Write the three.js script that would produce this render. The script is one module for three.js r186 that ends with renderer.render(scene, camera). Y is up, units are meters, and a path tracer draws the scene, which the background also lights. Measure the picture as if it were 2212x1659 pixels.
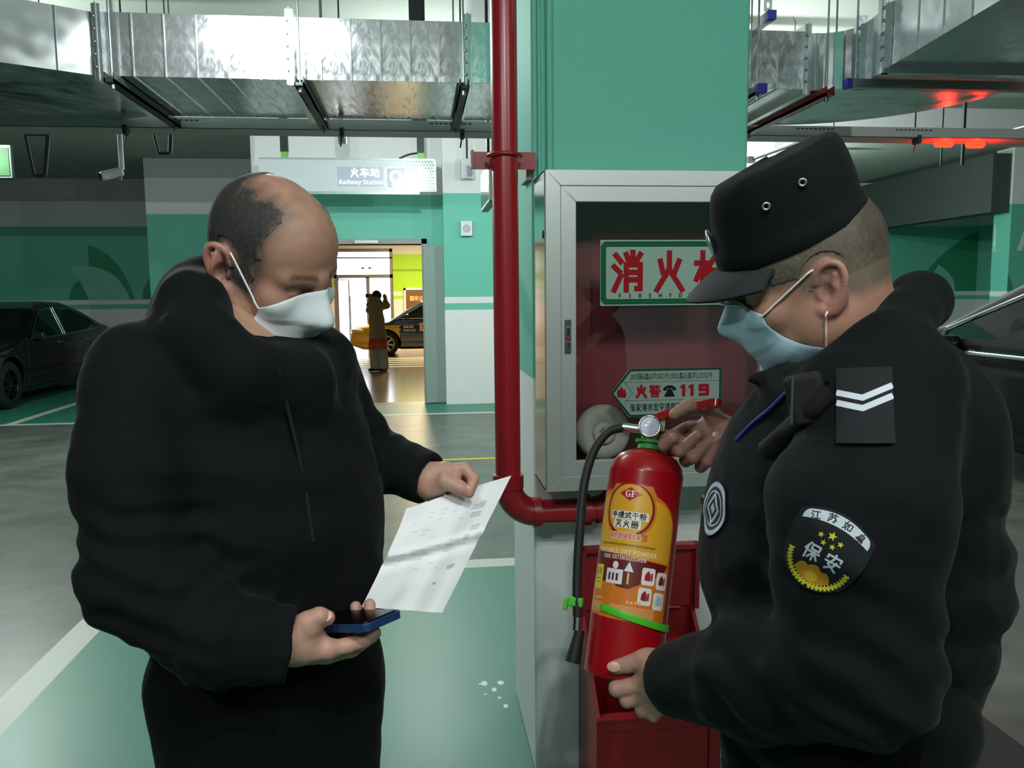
import * as THREE from 'three';
import { mergeGeometries, toCreasedNormals } from 'three/addons/utils/BufferGeometryUtils.js';
import { RoundedBoxGeometry } from 'three/addons/geometries/RoundedBoxGeometry.js';
import { ImprovedNoise } from 'three/addons/math/ImprovedNoise.js';
import { RectAreaLightUniformsLib } from 'three/addons/lights/RectAreaLightUniformsLib.js';

// ---------- camera, sky, lamps, exposure ----------
const scene = new THREE.Scene();
const V = (x, y, z) => Array.isArray(x) ? new THREE.Vector3(...x) : new THREE.Vector3(x, y, z);
const camera = new THREE.PerspectiveCamera(2 * Math.atan(829.5 / 1750) * 180 / Math.PI, 2212 / 1659, 0.05, 200);
camera.position.set(0, 1.5, 0);
camera.rotation.order = 'YXZ';
camera.rotation.set(-6.3 * Math.PI / 180, -6.5 * Math.PI / 180, -0.01);
const renderer = new THREE.WebGLRenderer({ antialias: true });
renderer.toneMapping = THREE.LinearToneMapping;
renderer.toneMappingExposure = 1.65;
renderer.shadowMap.enabled = true;
scene.background = new THREE.Color(0.86, 0.95, 1.0);      // overcast daylight, seen through the glass entrance
scene.backgroundIntensity = 3;
RectAreaLightUniformsLib.init();
const COOL = [0.94, 1.0, 0.985];
// LED tube lamps under the slab, some added only as fill light: x, y, depth, length, luminance, turned along z?
const LAMPS = [
  { at: [-0.69, 2.86, -3.5], len: 0.62, lum: 60, cd: 2.2, name: 'over the front of the left duct run' },
  { at: [-0.9, 2.95, 0.9], len: 1.2, lum: 42, cd: 1.6, name: 'added as fill behind the camera on the side of the balding man' },  // fill light added out of view for the faces
  { at: [1.9, 3.1, 0.6], len: 1.2, lum: 36, cd: 1.2, name: 'added as fill behind the camera on the guard side' },  // second added fill, also out of view
  { at: [3.7, 3.2, -1.9], len: 1.2, lum: 36, cd: 2.6, name: 'added over the lane right of the uniformed man to brighten the floor' },  // added out of view to lift the dark floor at right
  { at: [0.3, 3.05, 0.25], len: .9, lum: 40, cd: 2.2, name: 'added over the camera to brighten the column front' },  // added out of view to light column, cabinet and box from the front
  { at: [-3.9, 3.2, -7.6], len: 1.2, lum: 60, cd: 11, name: 'over the driving lane, left of the door' },
  { at: [0.0, 3.36, -8.4], len: 1.2, lum: 85, cd: 5.5, name: 'over the driving lane before the steel door' },
  { at: [3.2, 3.36, -7.8], len: 1.2, lum: 60, cd: 5.5, name: 'over the driving lane, right of the column' },
  { at: [4.7, 3.62, -9.2], len: 1.2, lum: 60, cd: 6.5, name: 'over the driving lane by the far right bays' },
  { at: [5.9, 3.2, -12.5], len: .8, lum: 50, cd: 4, name: 'added low over the far right bays to brighten the slab, hidden behind the black cap' },  // added to lift the dark rear slab, kept out of sight
];

// ---------- helpers ----------
let seed = 7;
const rnd = () => { seed = (seed * 1664525 + 1013904223) >>> 0; return seed / 4294967296; };
const noise3 = new ImprovedNoise();
const N = (x, y, z) => noise3.noise(x, y, z);
const taken = new Map();
function numbered(n) { const k = taken.get(n) ?? 0; taken.set(n, k + 1); return k ? n + '_' + String(k).padStart(3, '0') : n; }
function shade(o) { o.traverse((c) => { if (c.isMesh) { c.castShadow = true; c.receiveShadow = true; } }); return o; }
function thing(name, label, category, pos = [0, 0, 0], group) {
  const o = new THREE.Group(); o.name = numbered(name); o.position.set(...pos);
  o.userData = { label, category }; if (group) o.userData.group = group;
  scene.add(o); return o;
}
function put(name, geo, mat, parent = scene, label) {
  const m = new THREE.Mesh(geo, mat);
  m.name = parent === scene ? numbered(name) : name;
  m.castShadow = m.receiveShadow = true;
  if (label) m.userData.label = label;
  parent.add(m); return m;
}
function tag(o, label, category, group) { Object.assign(o.userData, { label, category }); if (group) o.userData.group = group; return o; }
function struct(name, geo, mat, parent = scene) { const m = put(name, geo, mat, parent); if (parent === scene) m.userData.kind = 'structure'; return m; }
function structGroup(name) { const g = new THREE.Group(); g.name = numbered(name); g.userData.kind = 'structure'; scene.add(g); return g; }
const merge = (list) => mergeGeometries(list.map((g) => { const q = g.index ? g.toNonIndexed() : g; for (const k of Object.keys(q.attributes)) if (!['position', 'normal', 'uv'].includes(k)) q.deleteAttribute(k); return q; }));
const box = (w, h, d, x = 0, y = 0, z = 0, r = 0) => (r ? new RoundedBoxGeometry(w, h, d, 2, Math.min(r, w / 2.01, h / 2.01, d / 2.01)) : new THREE.BoxGeometry(w, h, d)).translate(x, y, z);
const span = (x0, x1, y0, y1, z0, z1, r = 0) => box(Math.abs(x1 - x0), Math.abs(y1 - y0), Math.abs(z1 - z0), (x0 + x1) / 2, (y0 + y1) / 2, (z0 + z1) / 2, r);
function tube(pts, r, seg = 8, n = 0, closed = false) {
  const p = pts.map((q) => q.isVector3 ? q : V(q));
  const c = p.length === 2 ? new THREE.LineCurve3(p[0], p[1]) : new THREE.CatmullRomCurve3(p, closed, 'centripetal');
  return new THREE.TubeGeometry(c, n || (p.length === 2 ? 1 : p.length * 6), r, seg, closed);
}
function rod(a, b, r, seg = 10) {                      // capped cylinder from a to b
  const A = V(a), B = V(b), L = A.distanceTo(B);
  const g = new THREE.CylinderGeometry(r, r, L, seg);
  return g.applyMatrix4(new THREE.Matrix4().compose(A.add(B).multiplyScalar(.5), new THREE.Quaternion().setFromUnitVectors(V(0, 1, 0), V(b).sub(V(a)).normalize()), V(1, 1, 1)));
}
function canvas(w, h, draw) {
  const c = document.createElement('canvas'); c.width = w; c.height = h;
  const g = c.getContext('2d'); draw(g, w, h);
  const t = new THREE.CanvasTexture(c); t.colorSpace = THREE.SRGBColorSpace; t.magFilter = THREE.LinearFilter; t.anisotropy = 8; return t;
}
function grain(size, fn, srgb = false) {               // grey data texture from fn(u, v) in 0..1
  const d = new Uint8Array(size * size * 4);
  for (let y = 0; y < size; y++) for (let x = 0; x < size; x++) {
    const v = fn(x / size, y / size), i = (y * size + x) * 4;
    for (let c = 0; c < 3; c++) d[i + c] = Math.max(0, Math.min(255, 255 * (Array.isArray(v) ? v[c] : v)));
    d[i + 3] = 255;
  }
  const t = new THREE.DataTexture(d, size, size); t.wrapS = t.wrapT = THREE.RepeatWrapping; t.magFilter = THREE.LinearFilter;
  if (srgb) t.colorSpace = THREE.SRGBColorSpace; t.needsUpdate = true; return t;
}
const tile = (u, v, f, s = 0) => {                     // tiling noise on a torus
  const a = u * 2 * Math.PI, b = v * 2 * Math.PI, r = f / 6.283;
  return N(Math.cos(a) * r + s, Math.sin(a) * r + Math.cos(b) * r * 1.01, Math.sin(b) * r - s * 2.1);
};
const std = (color, roughness = .6, metalness = 0, extra = {}) => new THREE.MeshStandardMaterial({ color, roughness, metalness, ...extra });
const phys = (color, roughness, extra = {}) => new THREE.MeshPhysicalMaterial({ color, roughness, ...extra });
const glow = (color, intensity) => new THREE.MeshStandardMaterial({ color: 0x111111, emissive: color, emissiveIntensity: intensity });

// Chinese characters as pen strokes on a 100 x 100 field (the built-in fonts have Latin letters only)
const HAN = {
  火: '50 5 50 45 12 95;50 45 90 95;22 25 30 52;80 25 68 50',
  消: '10 10 25 25;5 38 20 50;5 95 25 60;62 3 62 30;42 8 50 25;85 8 73 25;42 95 42 33 85 33 85 92 75 92;42 52 85 52;42 70 85 70',
  栓: '5 30 42 30;24 5 24 97;24 35 5 70;24 35 42 62;68 5 42 42;68 5 96 42;52 48 86 48;55 68 84 68;69 48 69 90;46 90 94 90',
  警: '5 12 48 12;16 4 16 20;36 4 36 20;12 24 45 24 45 46 38 46;14 32 32 32 32 44 14 44 14 32;62 4 54 22;60 12 95 12;88 12 60 46;64 20 95 46;5 54 95 54;20 63 80 63;20 72 80 72;22 80 78 80 78 97 22 97 22 80',
  保: '28 4 8 45;20 30 20 97;42 8 88 8 88 36 42 36 42 8;34 52 96 52;65 36 65 97;62 54 38 88;68 54 94 88',
  安: '50 3 50 14;10 30 10 16 90 16 90 30;48 28 28 66 82 96;70 45 62 68 20 96;8 52 92 52',
  江: '10 8 26 22;5 36 20 48;5 95 26 62;38 16 92 16;65 16 65 88;34 88 96 88',
  苏: '5 16 95 16;32 4 32 28;68 4 68 28;15 42 80 42 76 94 62 90;46 32 42 62 10 96;20 58 10 74;84 56 94 72',
  如: '30 4 14 58 44 94;46 34 36 66 8 96;4 34 50 34;58 22 94 22 94 84 58 84 58 22',
  皋: '50 2 42 14;26 14 74 14 74 50 26 50 26 14;26 32 74 32;14 60 86 60;50 52 50 98;30 60 14 72;70 60 86 72;8 78 92 78;24 68 76 68',
  车: '10 18 90 18;42 4 20 50 88 50;52 34 52 98;6 72 96 72',
  站: '22 4 26 16;4 22 46 22;12 36 18 68;38 34 32 66;2 80 48 74;68 4 68 50;68 26 96 26;54 50 92 50 92 92 54 92 54 50',
  牙: '14 10 86 10;26 10 20 46 94 46;62 10 62 94 50 88;60 48 10 92',
  出: '50 4 50 92;18 18 18 44 82 44 82 18;10 60 10 92 90 92 90 58',
  租: '36 4 8 16;4 32 44 32;24 14 24 97;24 38 4 70;26 44 42 62;56 10 88 10 88 88 56 88 56 10;56 36 88 36;56 62 88 62;46 90 98 90',
  手: '80 6 14 16;12 36 88 36;4 58 96 58;52 12 52 92 40 88',
  提: '4 26 40 26;22 4 22 92 10 86;4 66 40 54;52 6 88 6 88 38 52 38 52 6;52 22 88 22;44 50 96 50;70 50 70 90;72 68 92 68;56 60 40 96;48 82 96 96',
  式: '6 26 94 26;66 4 70 60 96 92 96 76;82 8 90 18;12 50 54 50;32 50 32 84;6 90 58 80',
  干: '14 12 86 12;6 46 94 46;50 12 50 98',
  粉: '8 14 16 30;44 12 34 30;4 40 50 40;27 6 27 96;26 44 6 78;30 44 46 66;66 6 52 40;74 6 96 42;58 50 88 50 82 94 72 90;70 50 52 96',
  灭: '8 8 92 8;50 10 46 52 8 96;52 50 92 96;22 34 28 56;78 32 66 54',
  器: '10 6 42 6 42 32 10 32 10 6;58 6 90 6 90 32 58 32 58 6;4 46 96 46;50 34 46 48 6 62;54 48 94 62;10 64 42 64 42 94 10 94 10 64;58 64 90 64 90 94 58 94 58 64',
  张: '8 10 40 10 40 32 10 32 8 54 42 54 38 92 26 88;80 8 58 36;48 46 98 46;62 10 62 92 78 80;64 46 96 94',
  家: '50 2 50 12;8 26 8 14 92 14 92 26;22 30 78 30;50 32 14 54;38 40 58 62 54 96 42 92;46 54 10 74;50 68 10 92;84 42 60 58;58 56 94 92',
  港: '10 8 24 20;4 36 18 46;4 95 24 62;36 18 94 18;52 4 52 38;78 4 78 38;30 38 98 38;54 40 30 62;76 40 98 62;50 54 76 54 76 70 50 70;50 54 50 90 90 90 90 78',
  市: '50 2 50 16;6 20 94 20;20 80 20 38 82 38 82 78 70 76;50 20 50 98',
  宏: '50 2 50 12;8 28 8 14 92 14 92 28;16 40 86 40;46 26 10 92;60 50 40 90 82 84;72 70 90 96',
  宇: '50 2 50 12;8 28 8 14 92 14 92 28;22 38 78 38;8 60 92 60;52 38 52 94 38 88',
  防: '10 6 10 97;10 8 38 8 26 34 38 56 24 64;68 2 72 16;44 22 98 22;62 22 56 66 40 96;60 46 90 46 84 92 70 88',
  材: '4 28 48 28;26 4 26 97;26 34 6 72;28 40 46 62;54 28 98 28;78 4 78 92 64 88;76 32 50 78',
  有: '6 20 94 20;46 4 32 46 6 70;34 42 34 97;34 42 80 42 80 92 68 90;34 58 80 58;34 74 80 74',
  限: '10 6 10 97;10 8 38 8 26 34 38 56 24 64;50 8 88 8 88 44 50 44;50 26 88 26;50 8 50 92 72 82;66 46 94 94;92 54 74 68',
  公: '38 6 8 50;62 6 94 48;48 46 18 90 80 84;66 64 88 96',
  司: '12 10 86 10 86 92 70 88;12 30 68 30;18 48 62 48 62 80 18 80 18 48',
  国: '10 6 90 6 90 94 10 94 10 6;26 24 74 24;50 24 50 74;28 48 72 48;24 76 76 76;64 56 70 66',
  认: '12 8 26 22;4 36 22 36 22 84 38 72;68 6 64 50 36 94;66 46 96 94',
  监: '14 6 14 46;34 4 34 50;56 4 44 40;54 18 94 18;66 26 78 40;16 58 84 58 84 92 16 92 16 58;38 58 38 92;62 58 62 92;4 94 96 94',
  字: '50 2 50 12;8 28 8 14 92 14 92 28;26 32 74 32 50 48;50 48 50 92 38 88;8 62 92 62',
  号: '26 6 74 6 74 30 26 30 26 6;6 42 94 42;34 42 28 60 76 60 68 94 54 90',
  型: '8 10 52 10;4 28 56 28;20 10 18 28 6 46;42 10 42 46;68 8 68 38;90 4 90 46 80 44;50 48 50 92;18 66 84 66;6 94 96 94',
};
function han(g, text, x, y, size, lw, color, sx = 1, gap = 0.08) {   // top left corner, character height
  g.save(); g.strokeStyle = color; g.fillStyle = color; g.lineCap = 'square'; g.lineJoin = 'miter';
  for (const ch of text) {
    const s = HAN[ch], w = size * sx;
    if (s) {
      g.lineWidth = lw;
      for (const st of s.split(';')) {
        const n = st.split(' ').map(Number); g.beginPath();
        for (let i = 0; i < n.length; i += 2) g[i ? 'lineTo' : 'moveTo'](x + n[i] / 100 * w, y + n[i + 1] / 100 * size);
        g.stroke();
      }
      x += w * (1 + gap);
    } else {
      g.save(); g.translate(x, y + size * .92); g.scale(sx * .95, 1); g.font = 'bold ' + size * 1.12 + 'px sans-serif'; g.textAlign = 'left'; g.textBaseline = 'alphabetic'; g.fillText(ch, 0, 0);
      x += g.measureText(ch).width * sx * .95 + size * .03; g.restore();
    }
  }
  g.restore(); return x;
}

// ---------- signed-distance modelling: fields of tapered capsules and ellipsoids, meshed by surface nets ----------
const smin = (a, b, k) => { const h = Math.max(k - Math.abs(a - b), 0) / k; return Math.min(a, b) - h * h * k * .25; };
const smax = (a, b, k) => -smin(-a, -b, k);
function capsule(a, b, ra, rb = ra) {
  const [ax, ay, az] = a, dx = b[0] - ax, dy = b[1] - ay, dz = b[2] - az, L = dx * dx + dy * dy + dz * dz || 1e-9;
  return (x, y, z) => { const px = x - ax, py = y - ay, pz = z - az; let t = (px * dx + py * dy + pz * dz) / L; t = t < 0 ? 0 : t > 1 ? 1 : t; const qx = px - t * dx, qy = py - t * dy, qz = pz - t * dz; return Math.sqrt(qx * qx + qy * qy + qz * qz) - (ra + t * (rb - ra)); };
}
function ellipsoid(c, r, rot) {                        // rot: THREE.Quaternion or Matrix4 of the ellipsoid's axes
  const m = new THREE.Matrix4(); if (rot) m.makeRotationFromQuaternion(rot); const e = m.elements, [cx, cy, cz] = c, [rx, ry, rz] = r;
  return (x, y, z) => {
    x -= cx; y -= cy; z -= cz;
    const u = e[0] * x + e[1] * y + e[2] * z, v = e[4] * x + e[5] * y + e[6] * z, w = e[8] * x + e[9] * y + e[10] * z;
    const a = u / rx, b = v / ry, d = w / rz, k0 = Math.sqrt(a * a + b * b + d * d), k1 = Math.sqrt(a * a / rx / rx + b * b / ry / ry + d * d / rz / rz);
    return k1 < 1e-9 ? -Math.min(rx, ry, rz) : k0 * (k0 - 1) / k1;
  };
}
class Field {
  constructor() { this.p = []; }
  add(f, k = 0.02) { this.p.push([f, k, 0]); return this; }
  cut(f, k = 0.01) { this.p.push([f, k, 1]); return this; }
  cap(a, b, ra, rb, k) { return this.add(capsule(a, b, ra, rb), k); }
  chain(pts, radii, k) { for (let i = 0; i + 1 < pts.length; i++) this.cap(pts[i], pts[i + 1], radii[i], radii[i + 1], k); return this; }
  ell(c, r, rot, k) { return this.add(ellipsoid(c, r, rot), k); }
  fn() { const P = this.p, n = P.length; return (x, y, z) => { let d = 1e3; for (let i = 0; i < n; i++) { const q = P[i], e = q[0](x, y, z); d = q[2] ? smax(d, -e, q[1]) : smin(d, e, q[1]); } return d; }; }
}
function sdfMesh(f, lo, hi, h, color, slack = 1.5) {
  const nx = Math.ceil((hi[0] - lo[0]) / h) + 1, ny = Math.ceil((hi[1] - lo[1]) / h) + 1, nz = Math.ceil((hi[2] - lo[2]) / h) + 1;
  const g = new Float32Array(nx * ny * nz), B = 6, sx = 1, sy = nx, sz = nx * ny;
  for (let bz = 0; bz < nz; bz += B) for (let by = 0; by < ny; by += B) for (let bx = 0; bx < nx; bx += B) {
    const ex = Math.min(bx + B, nx), ey = Math.min(by + B, ny), ez = Math.min(bz + B, nz);
    const c = f(lo[0] + (bx + B / 2) * h, lo[1] + (by + B / 2) * h, lo[2] + (bz + B / 2) * h), far = Math.abs(c) > B * h * .87 * slack;
    for (let k = bz; k < ez; k++) for (let j = by; j < ey; j++) for (let i = bx; i < ex; i++) g[i + j * sy + k * sz] = far ? c : f(lo[0] + i * h, lo[1] + j * h, lo[2] + k * h);
  }
  const id = new Int32Array(nx * ny * nz).fill(-1), pos = [], idx = [], off = [0, sx, sy, sx + sy, sz, sx + sz, sy + sz, sx + sy + sz];
  const E = [[0, 1], [0, 2], [0, 4], [1, 3], [1, 5], [2, 3], [2, 6], [4, 5], [4, 6], [3, 7], [5, 7], [6, 7]];
  for (let k = 0; k < nz - 1; k++) for (let j = 0; j < ny - 1; j++) for (let i = 0; i < nx - 1; i++) {
    const o = i + j * sy + k * sz; let m = 0; for (let c = 0; c < 8; c++) if (g[o + off[c]] < 0) m |= 1 << c;
    if (m === 0 || m === 255) continue;
    let x = 0, y = 0, z = 0, n = 0;
    for (const [a, b] of E) { if (((m >> a) & 1) === ((m >> b) & 1)) continue; const va = g[o + off[a]], t = va / (va - g[o + off[b]]); x += (a & 1) + t * ((b & 1) - (a & 1)); y += ((a >> 1) & 1) + t * (((b >> 1) & 1) - ((a >> 1) & 1)); z += (a >> 2) + t * ((b >> 2) - (a >> 2)); n++; }
    id[o] = pos.length / 3; pos.push(lo[0] + (i + x / n) * h, lo[1] + (j + y / n) * h, lo[2] + (k + z / n) * h);
  }
  const quad = (a, b, c, d, flip) => { if (a < 0 || b < 0 || c < 0 || d < 0) return; flip ? idx.push(a, c, b, a, d, c) : idx.push(a, b, c, a, c, d); };
  for (let k = 1; k < nz - 1; k++) for (let j = 1; j < ny - 1; j++) for (let i = 1; i < nx - 1; i++) {
    const o = i + j * sy + k * sz, s = g[o] < 0;
    if (s !== g[o + sx] < 0) quad(id[o - sy - sz], id[o - sz], id[o], id[o - sy], !s);
    if (s !== g[o + sy] < 0) quad(id[o - sx - sz], id[o - sx], id[o], id[o - sz], !s);
    if (s !== g[o + sz] < 0) quad(id[o - sx - sy], id[o - sy], id[o], id[o - sx], !s);
  }
  const nv = pos.length / 3, nor = new Float32Array(nv * 3), col = color ? new Float32Array(nv * 3) : null, e = h * .6;
  for (let i = 0; i < nv; i++) {
    const x = pos[i * 3], y = pos[i * 3 + 1], z = pos[i * 3 + 2];
    let a = f(x + e, y, z) - f(x - e, y, z), b = f(x, y + e, z) - f(x, y - e, z), c = f(x, y, z + e) - f(x, y, z - e); const l = Math.hypot(a, b, c) || 1;
    a /= l; b /= l; c /= l; nor.set([a, b, c], i * 3); if (col) col.set(color(x, y, z, a, b, c), i * 3);
  }
  const G = new THREE.BufferGeometry();
  G.setAttribute('position', new THREE.Float32BufferAttribute(pos, 3)); G.setAttribute('normal', new THREE.BufferAttribute(nor, 3));
  if (col) G.setAttribute('color', new THREE.BufferAttribute(col, 3));
  G.setIndex(idx); return G;
}
function joinIndexed(list) {                            // joins sdf meshes that carry position, normal, colour
  return mergeGeometries(list, false);
}
// distance to a polygon in the plane, for car profiles and window outlines
function polyDist(pts) {
  const n = pts.length;
  return (x, y) => {
    let d = 1e9, inside = false;
    for (let i = 0, j = n - 1; i < n; j = i++) {
      const ex = pts[j][0] - pts[i][0], ey = pts[j][1] - pts[i][1], wx = x - pts[i][0], wy = y - pts[i][1], t = Math.max(0, Math.min(1, (wx * ex + wy * ey) / (ex * ex + ey * ey || 1e-9)));
      d = Math.min(d, (wx - t * ex) ** 2 + (wy - t * ey) ** 2);
      if ((pts[i][1] > y) !== (pts[j][1] > y) && x < (pts[j][0] - pts[i][0]) * (y - pts[i][1]) / (pts[j][1] - pts[i][1]) + pts[i][0]) inside = !inside;
    }
    return (inside ? -1 : 1) * Math.sqrt(d);
  };
}

// ---------- materials ----------
const lump = grain(256, (u, v) => .5 + .25 * tile(u, v, 9) + .25 * tile(u, v, 31, 3));
const fine = grain(256, (u, v) => .5 + .5 * (rnd() - .5) + .2 * tile(u, v, 40, 5));
const rep = (t, a, b = a) => { const c = t.clone(); c.repeat.set(a, b); c.needsUpdate = true; return c; };
const TEAL = '#62b9a3', WHITE = '#d9dedd';
const M = {
  teal: std(0x5fb59f, .55), white: std(0xd6dbd9, .6), ceil: std(0x9aa39a, .85),
  galv: std(0xd2d7da, .42, .9, { roughnessMap: rep(lump, .5) }),
  galvDull: std(0x9aa09c, .42, 1), steelDark: std(0x23302c, .55, .3), rod: std(0x8e9794, .4, 1), black: std(0x0d0f10, .6),
  red: phys(0x9a1420, .32, { clearcoat: .4, clearcoatRoughness: .25 }), redPaint: phys(0x8c0f1a, .38, { clearcoat: .3, clearcoatRoughness: .3 }),
  alu: std(0xc6cbc8, .42, .7), polished: std(0xd8c8c2, .1, 1), chrome: std(0xe2e4e6, .12, 1),
  rubber: std(0x101213, .62), doorGrey: std(0x8a9f98, .5), frameGrey: std(0x8f9290, .5),
};
// ---------- floor ----------
const floorTex = grain(512, (u, v) => { const a = .5 + .10 * tile(u, v, 7) + .06 * tile(u, v, 23, 2) + .05 * (rnd() - .5); return [a * .98, a * 1.04, a * .99]; }, true);
const floorMat = phys(0xf2f5ef, .4, { map: rep(floorTex, 8), clearcoat: .12, clearcoatRoughness: .2 });
floorMat.color.setRGB(.4, .43, .4);
const floorBay = phys(0x2b7460, .45, { clearcoat: .15, clearcoatRoughness: .3 });
const lineMat = std(0xb4bbb1, .45), yellowLine = std(0xc2ad2c, .5);
const floor = structGroup('floor');
struct('floor_slab', span(-12, 12, -.3, 0, 6.2, -11.5), floorMat, floor);
const farFloor = phys(0x94743f, .22, { clearcoat: .4, clearcoatRoughness: .15 });  // brown tint puts the warm lamp reflection into the floor colour
struct('floor_slab', span(-12, 12, -.3, 0, -11.5, -25.2), farFloor, floor);
function flat(pts, y) {                                 // a thin painted patch: outline in x, depth
  const s = new THREE.Shape(pts.map(([x, d]) => new THREE.Vector2(x, d)));
  return new THREE.ExtrudeGeometry(s, { depth: .0015, bevelEnabled: false }).rotateX(-Math.PI / 2).translate(0, y, 0);
}
// near bay with its rounded corner, and the white line round it
const arc = (cx, cd, r, a0, a1, n = 10) => Array.from({ length: n + 1 }, (_, i) => { const a = a0 + (a1 - a0) * i / n; return [cx + r * Math.cos(a), cd + r * Math.sin(a)]; });
struct('painted_bay', flat([[-1.47, -5], [1.2, -5], [1.2, 4.34], ...arc(-.97, 3.84, .5, Math.PI / 2, Math.PI)], .0005), floorBay, floor);
struct('painted_line', flat([[1.2, 4.34], [1.2, 4.475], ...arc(-.97, 3.84, .635, Math.PI / 2, Math.PI), [-1.605, -5], [-1.47, -5], ...arc(-.97, 3.84, .5, Math.PI, Math.PI / 2)], .0005), lineMat, floor);
struct('painted_line', flat([[0, 7.3], [3.2, 7.3], [3.2, 7.36], [0, 7.36]], .0005), yellowLine, floor);
struct('painted_line', flat([[-12, 10.2], [12, 10.2], [12, 10.31], [-12, 10.31]], .0005), lineMat, floor);
struct('painted_bay', flat([[-12, 10.31], [12, 10.31], [12, 11.25], [4.5, 11.25], [4.5, 16.3], [-12, 16.3]].map(([x, d]) => [x, d]).slice(0, 3).concat([[-2.1, 11.25], [-2.1, 13.95], [-12, 16.3]]), .0003), floorBay, floor);
struct('painted_bay', flat([[4.5, 11.25], [12, 11.25], [12, 16.3], [4.5, 16.3]], .0003), floorBay, floor);
for (const x of [-7.6, -4.93, -2.4, 5.2, 7.7]) struct('painted_line', flat([[x - .06, 10.31], [x + .06, 10.31], [x + .06, 15.6], [x - .06, 15.6]], .002), lineMat, floor);
struct('painted_line', flat([[1.2, -3], [1.34, -3], [1.34, 4.475], [1.2, 4.475]], .0006), lineMat, floor);
for (const d of [17.2, 17.75, 18.3, 18.85, 19.4]) struct('painted_line', flat([[-4, d], [4, d], [4, d + .26], [-4, d + .26]], .0005), std(0x9fb0a4, .4), floor);
// dried paint drips beside the column
const drip = std(0xd8ded8, .5);
for (let i = 0; i < 7; i++) { const a = .006 + rnd() * .008; struct('paint_drip', new THREE.SphereGeometry(a, 8, 5).scale(1, .12, .7 + rnd()).translate(.20 + rnd() * .09, .002, -3.0 + rnd() * .22), drip, floor); }

// ---------- walls ----------
function bands(height, list, base = WHITE, draw, width = 4, w = 64, h = 1024) {  // list: [y0, y1, colour] in metres above the floor
  return canvas(w, h, (g, W, H) => {
    g.fillStyle = base; g.fillRect(0, 0, W, H);
    for (const [a, b, c] of list) { g.fillStyle = c; g.fillRect(0, H * (1 - b / height), W, H * (b - a) / height); }
    if (draw) draw(g, (x) => x / width * W, (y) => H * (1 - y / height));
  });
}
const STRIPES = [[1.475, 2.862, TEAL], [1.30, 1.39, TEAL]];
const wallMat = (tex) => std(0xffffff, .62, 0, { map: tex, bumpMap: rep(fine, 6), bumpScale: .0006 });
function wallBox(name, x0, x1, y1, z0, z1, tex) { const m = wallMat(tex); const g = span(x0, x1, 0, y1, z0, z1); return struct(name, g, m); }
const H0 = 4.1;
// a leaf pattern is printed in the teal band
function leaf(g, X, Y, pts, col) { g.fillStyle = col; g.beginPath(); pts.forEach((p, i) => { if (!i) g.moveTo(X(p[0]), Y(p[1])); else if (p.length === 2) g.lineTo(X(p[0]), Y(p[1])); else g.quadraticCurveTo(X(p[0]), Y(p[1]), X(p[2]), Y(p[3])); }); g.fill(); }
wallBox('wall_left_back', -12, -4.37, H0, -16.4, -16.7, bands(H0, [...STRIPES, [2.68, 2.862, '#439081'], [3.33, H0, '#7f8683'], [2.862, 3.33, '#aab0b0']], WHITE, (g, X0, Y) => {  // grey upper bands put the shade below the slab into the wall colour
  const X = (x) => X0(x + 12);
  leaf(g, X, Y, [[-6.22, 2.52], [-5.62, 2.35, -5.42, 1.48], [-5.50, 1.48], [-5.7, 2.1, -6.22, 2.1]], '#2c8a68');
  leaf(g, X, Y, [[-6.55, 2.12], [-5.75, 2.2, -5.5, 1.48], [-6.25, 1.48]], '#7cc2b0');
  leaf(g, X, Y, [[-6.62, 1.48], [-6.6, 1.75, -6.4, 1.85], [-6.25, 1.48]], '#2c8a68');
  leaf(g, X, Y, [[-5.28, 1.48], [-5.25, 1.9, -4.9, 2.02], [-4.6, 1.7, -4.6, 1.48]], '#2c8a68');
}, 7.63, 1536, 820));
wallBox('wall_pier_left', -4.37, -1.964, H0, -14, -16.7, bands(H0, [...STRIPES, [3.44, H0, '#969c96'], [3.05, 3.44, '#b4baba']]));  // top greys are shade under the slab, coloured into the pier
// wall with the steel door: opening x -1.45 .. 0.06, y 0 .. 2.2
{
  const s = new THREE.Shape([[-1.964, 0], [-1.45, 0], [-1.45, 2.2], [.06, 2.2], [.06, 0], [5, 0], [5, H0], [-1.964, H0]].map((p) => new THREE.Vector2(...p)));
  const g = new THREE.ExtrudeGeometry(s, { depth: .25, bevelEnabled: false }).translate(0, 0, -11.55);
  const t = bands(H0, STRIPES); t.wrapS = THREE.RepeatWrapping; t.repeat.set(1, 1 / H0);
  struct('wall_door', g, wallMat(t));
  struct('wall_pilaster', span(.357, 5, 0, H0, -11.12, -11.3), wallMat(bands(H0, STRIPES)));
}
wallBox('wall_partition_left', -2.16, -1.964, H0, -11.3, -16.7, bands(H0, STRIPES));
wallBox('wall_partition_right', 5, 5.2, H0, -11.3, -16.7, bands(H0, STRIPES));
wallBox('wall_right_back', 5.2, 12, H0, -16.4, -16.7, bands(H0, STRIPES, WHITE, (g, X0, Y) => {
  const X = (x) => X0(x - 5.2);
  leaf(g, X, Y, [[12, 2.75], [11.3, 2.5, 10.75, 1.8], [10.9, 1.48], [12, 1.48]], '#2c8a68');
  leaf(g, X, Y, [[11.1, 2.05], [11.55, 1.8, 11.5, 1.48], [10.95, 1.48], [10.95, 1.8, 11.1, 2.05]], '#7cc2b0');
  leaf(g, X, Y, [[10.2, 1.48], [10.3, 1.85, 10.55, 1.8], [10.8, 1.7, 10.85, 1.48]], '#2c8a68');
}, 6.8, 1024, 820));
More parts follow.
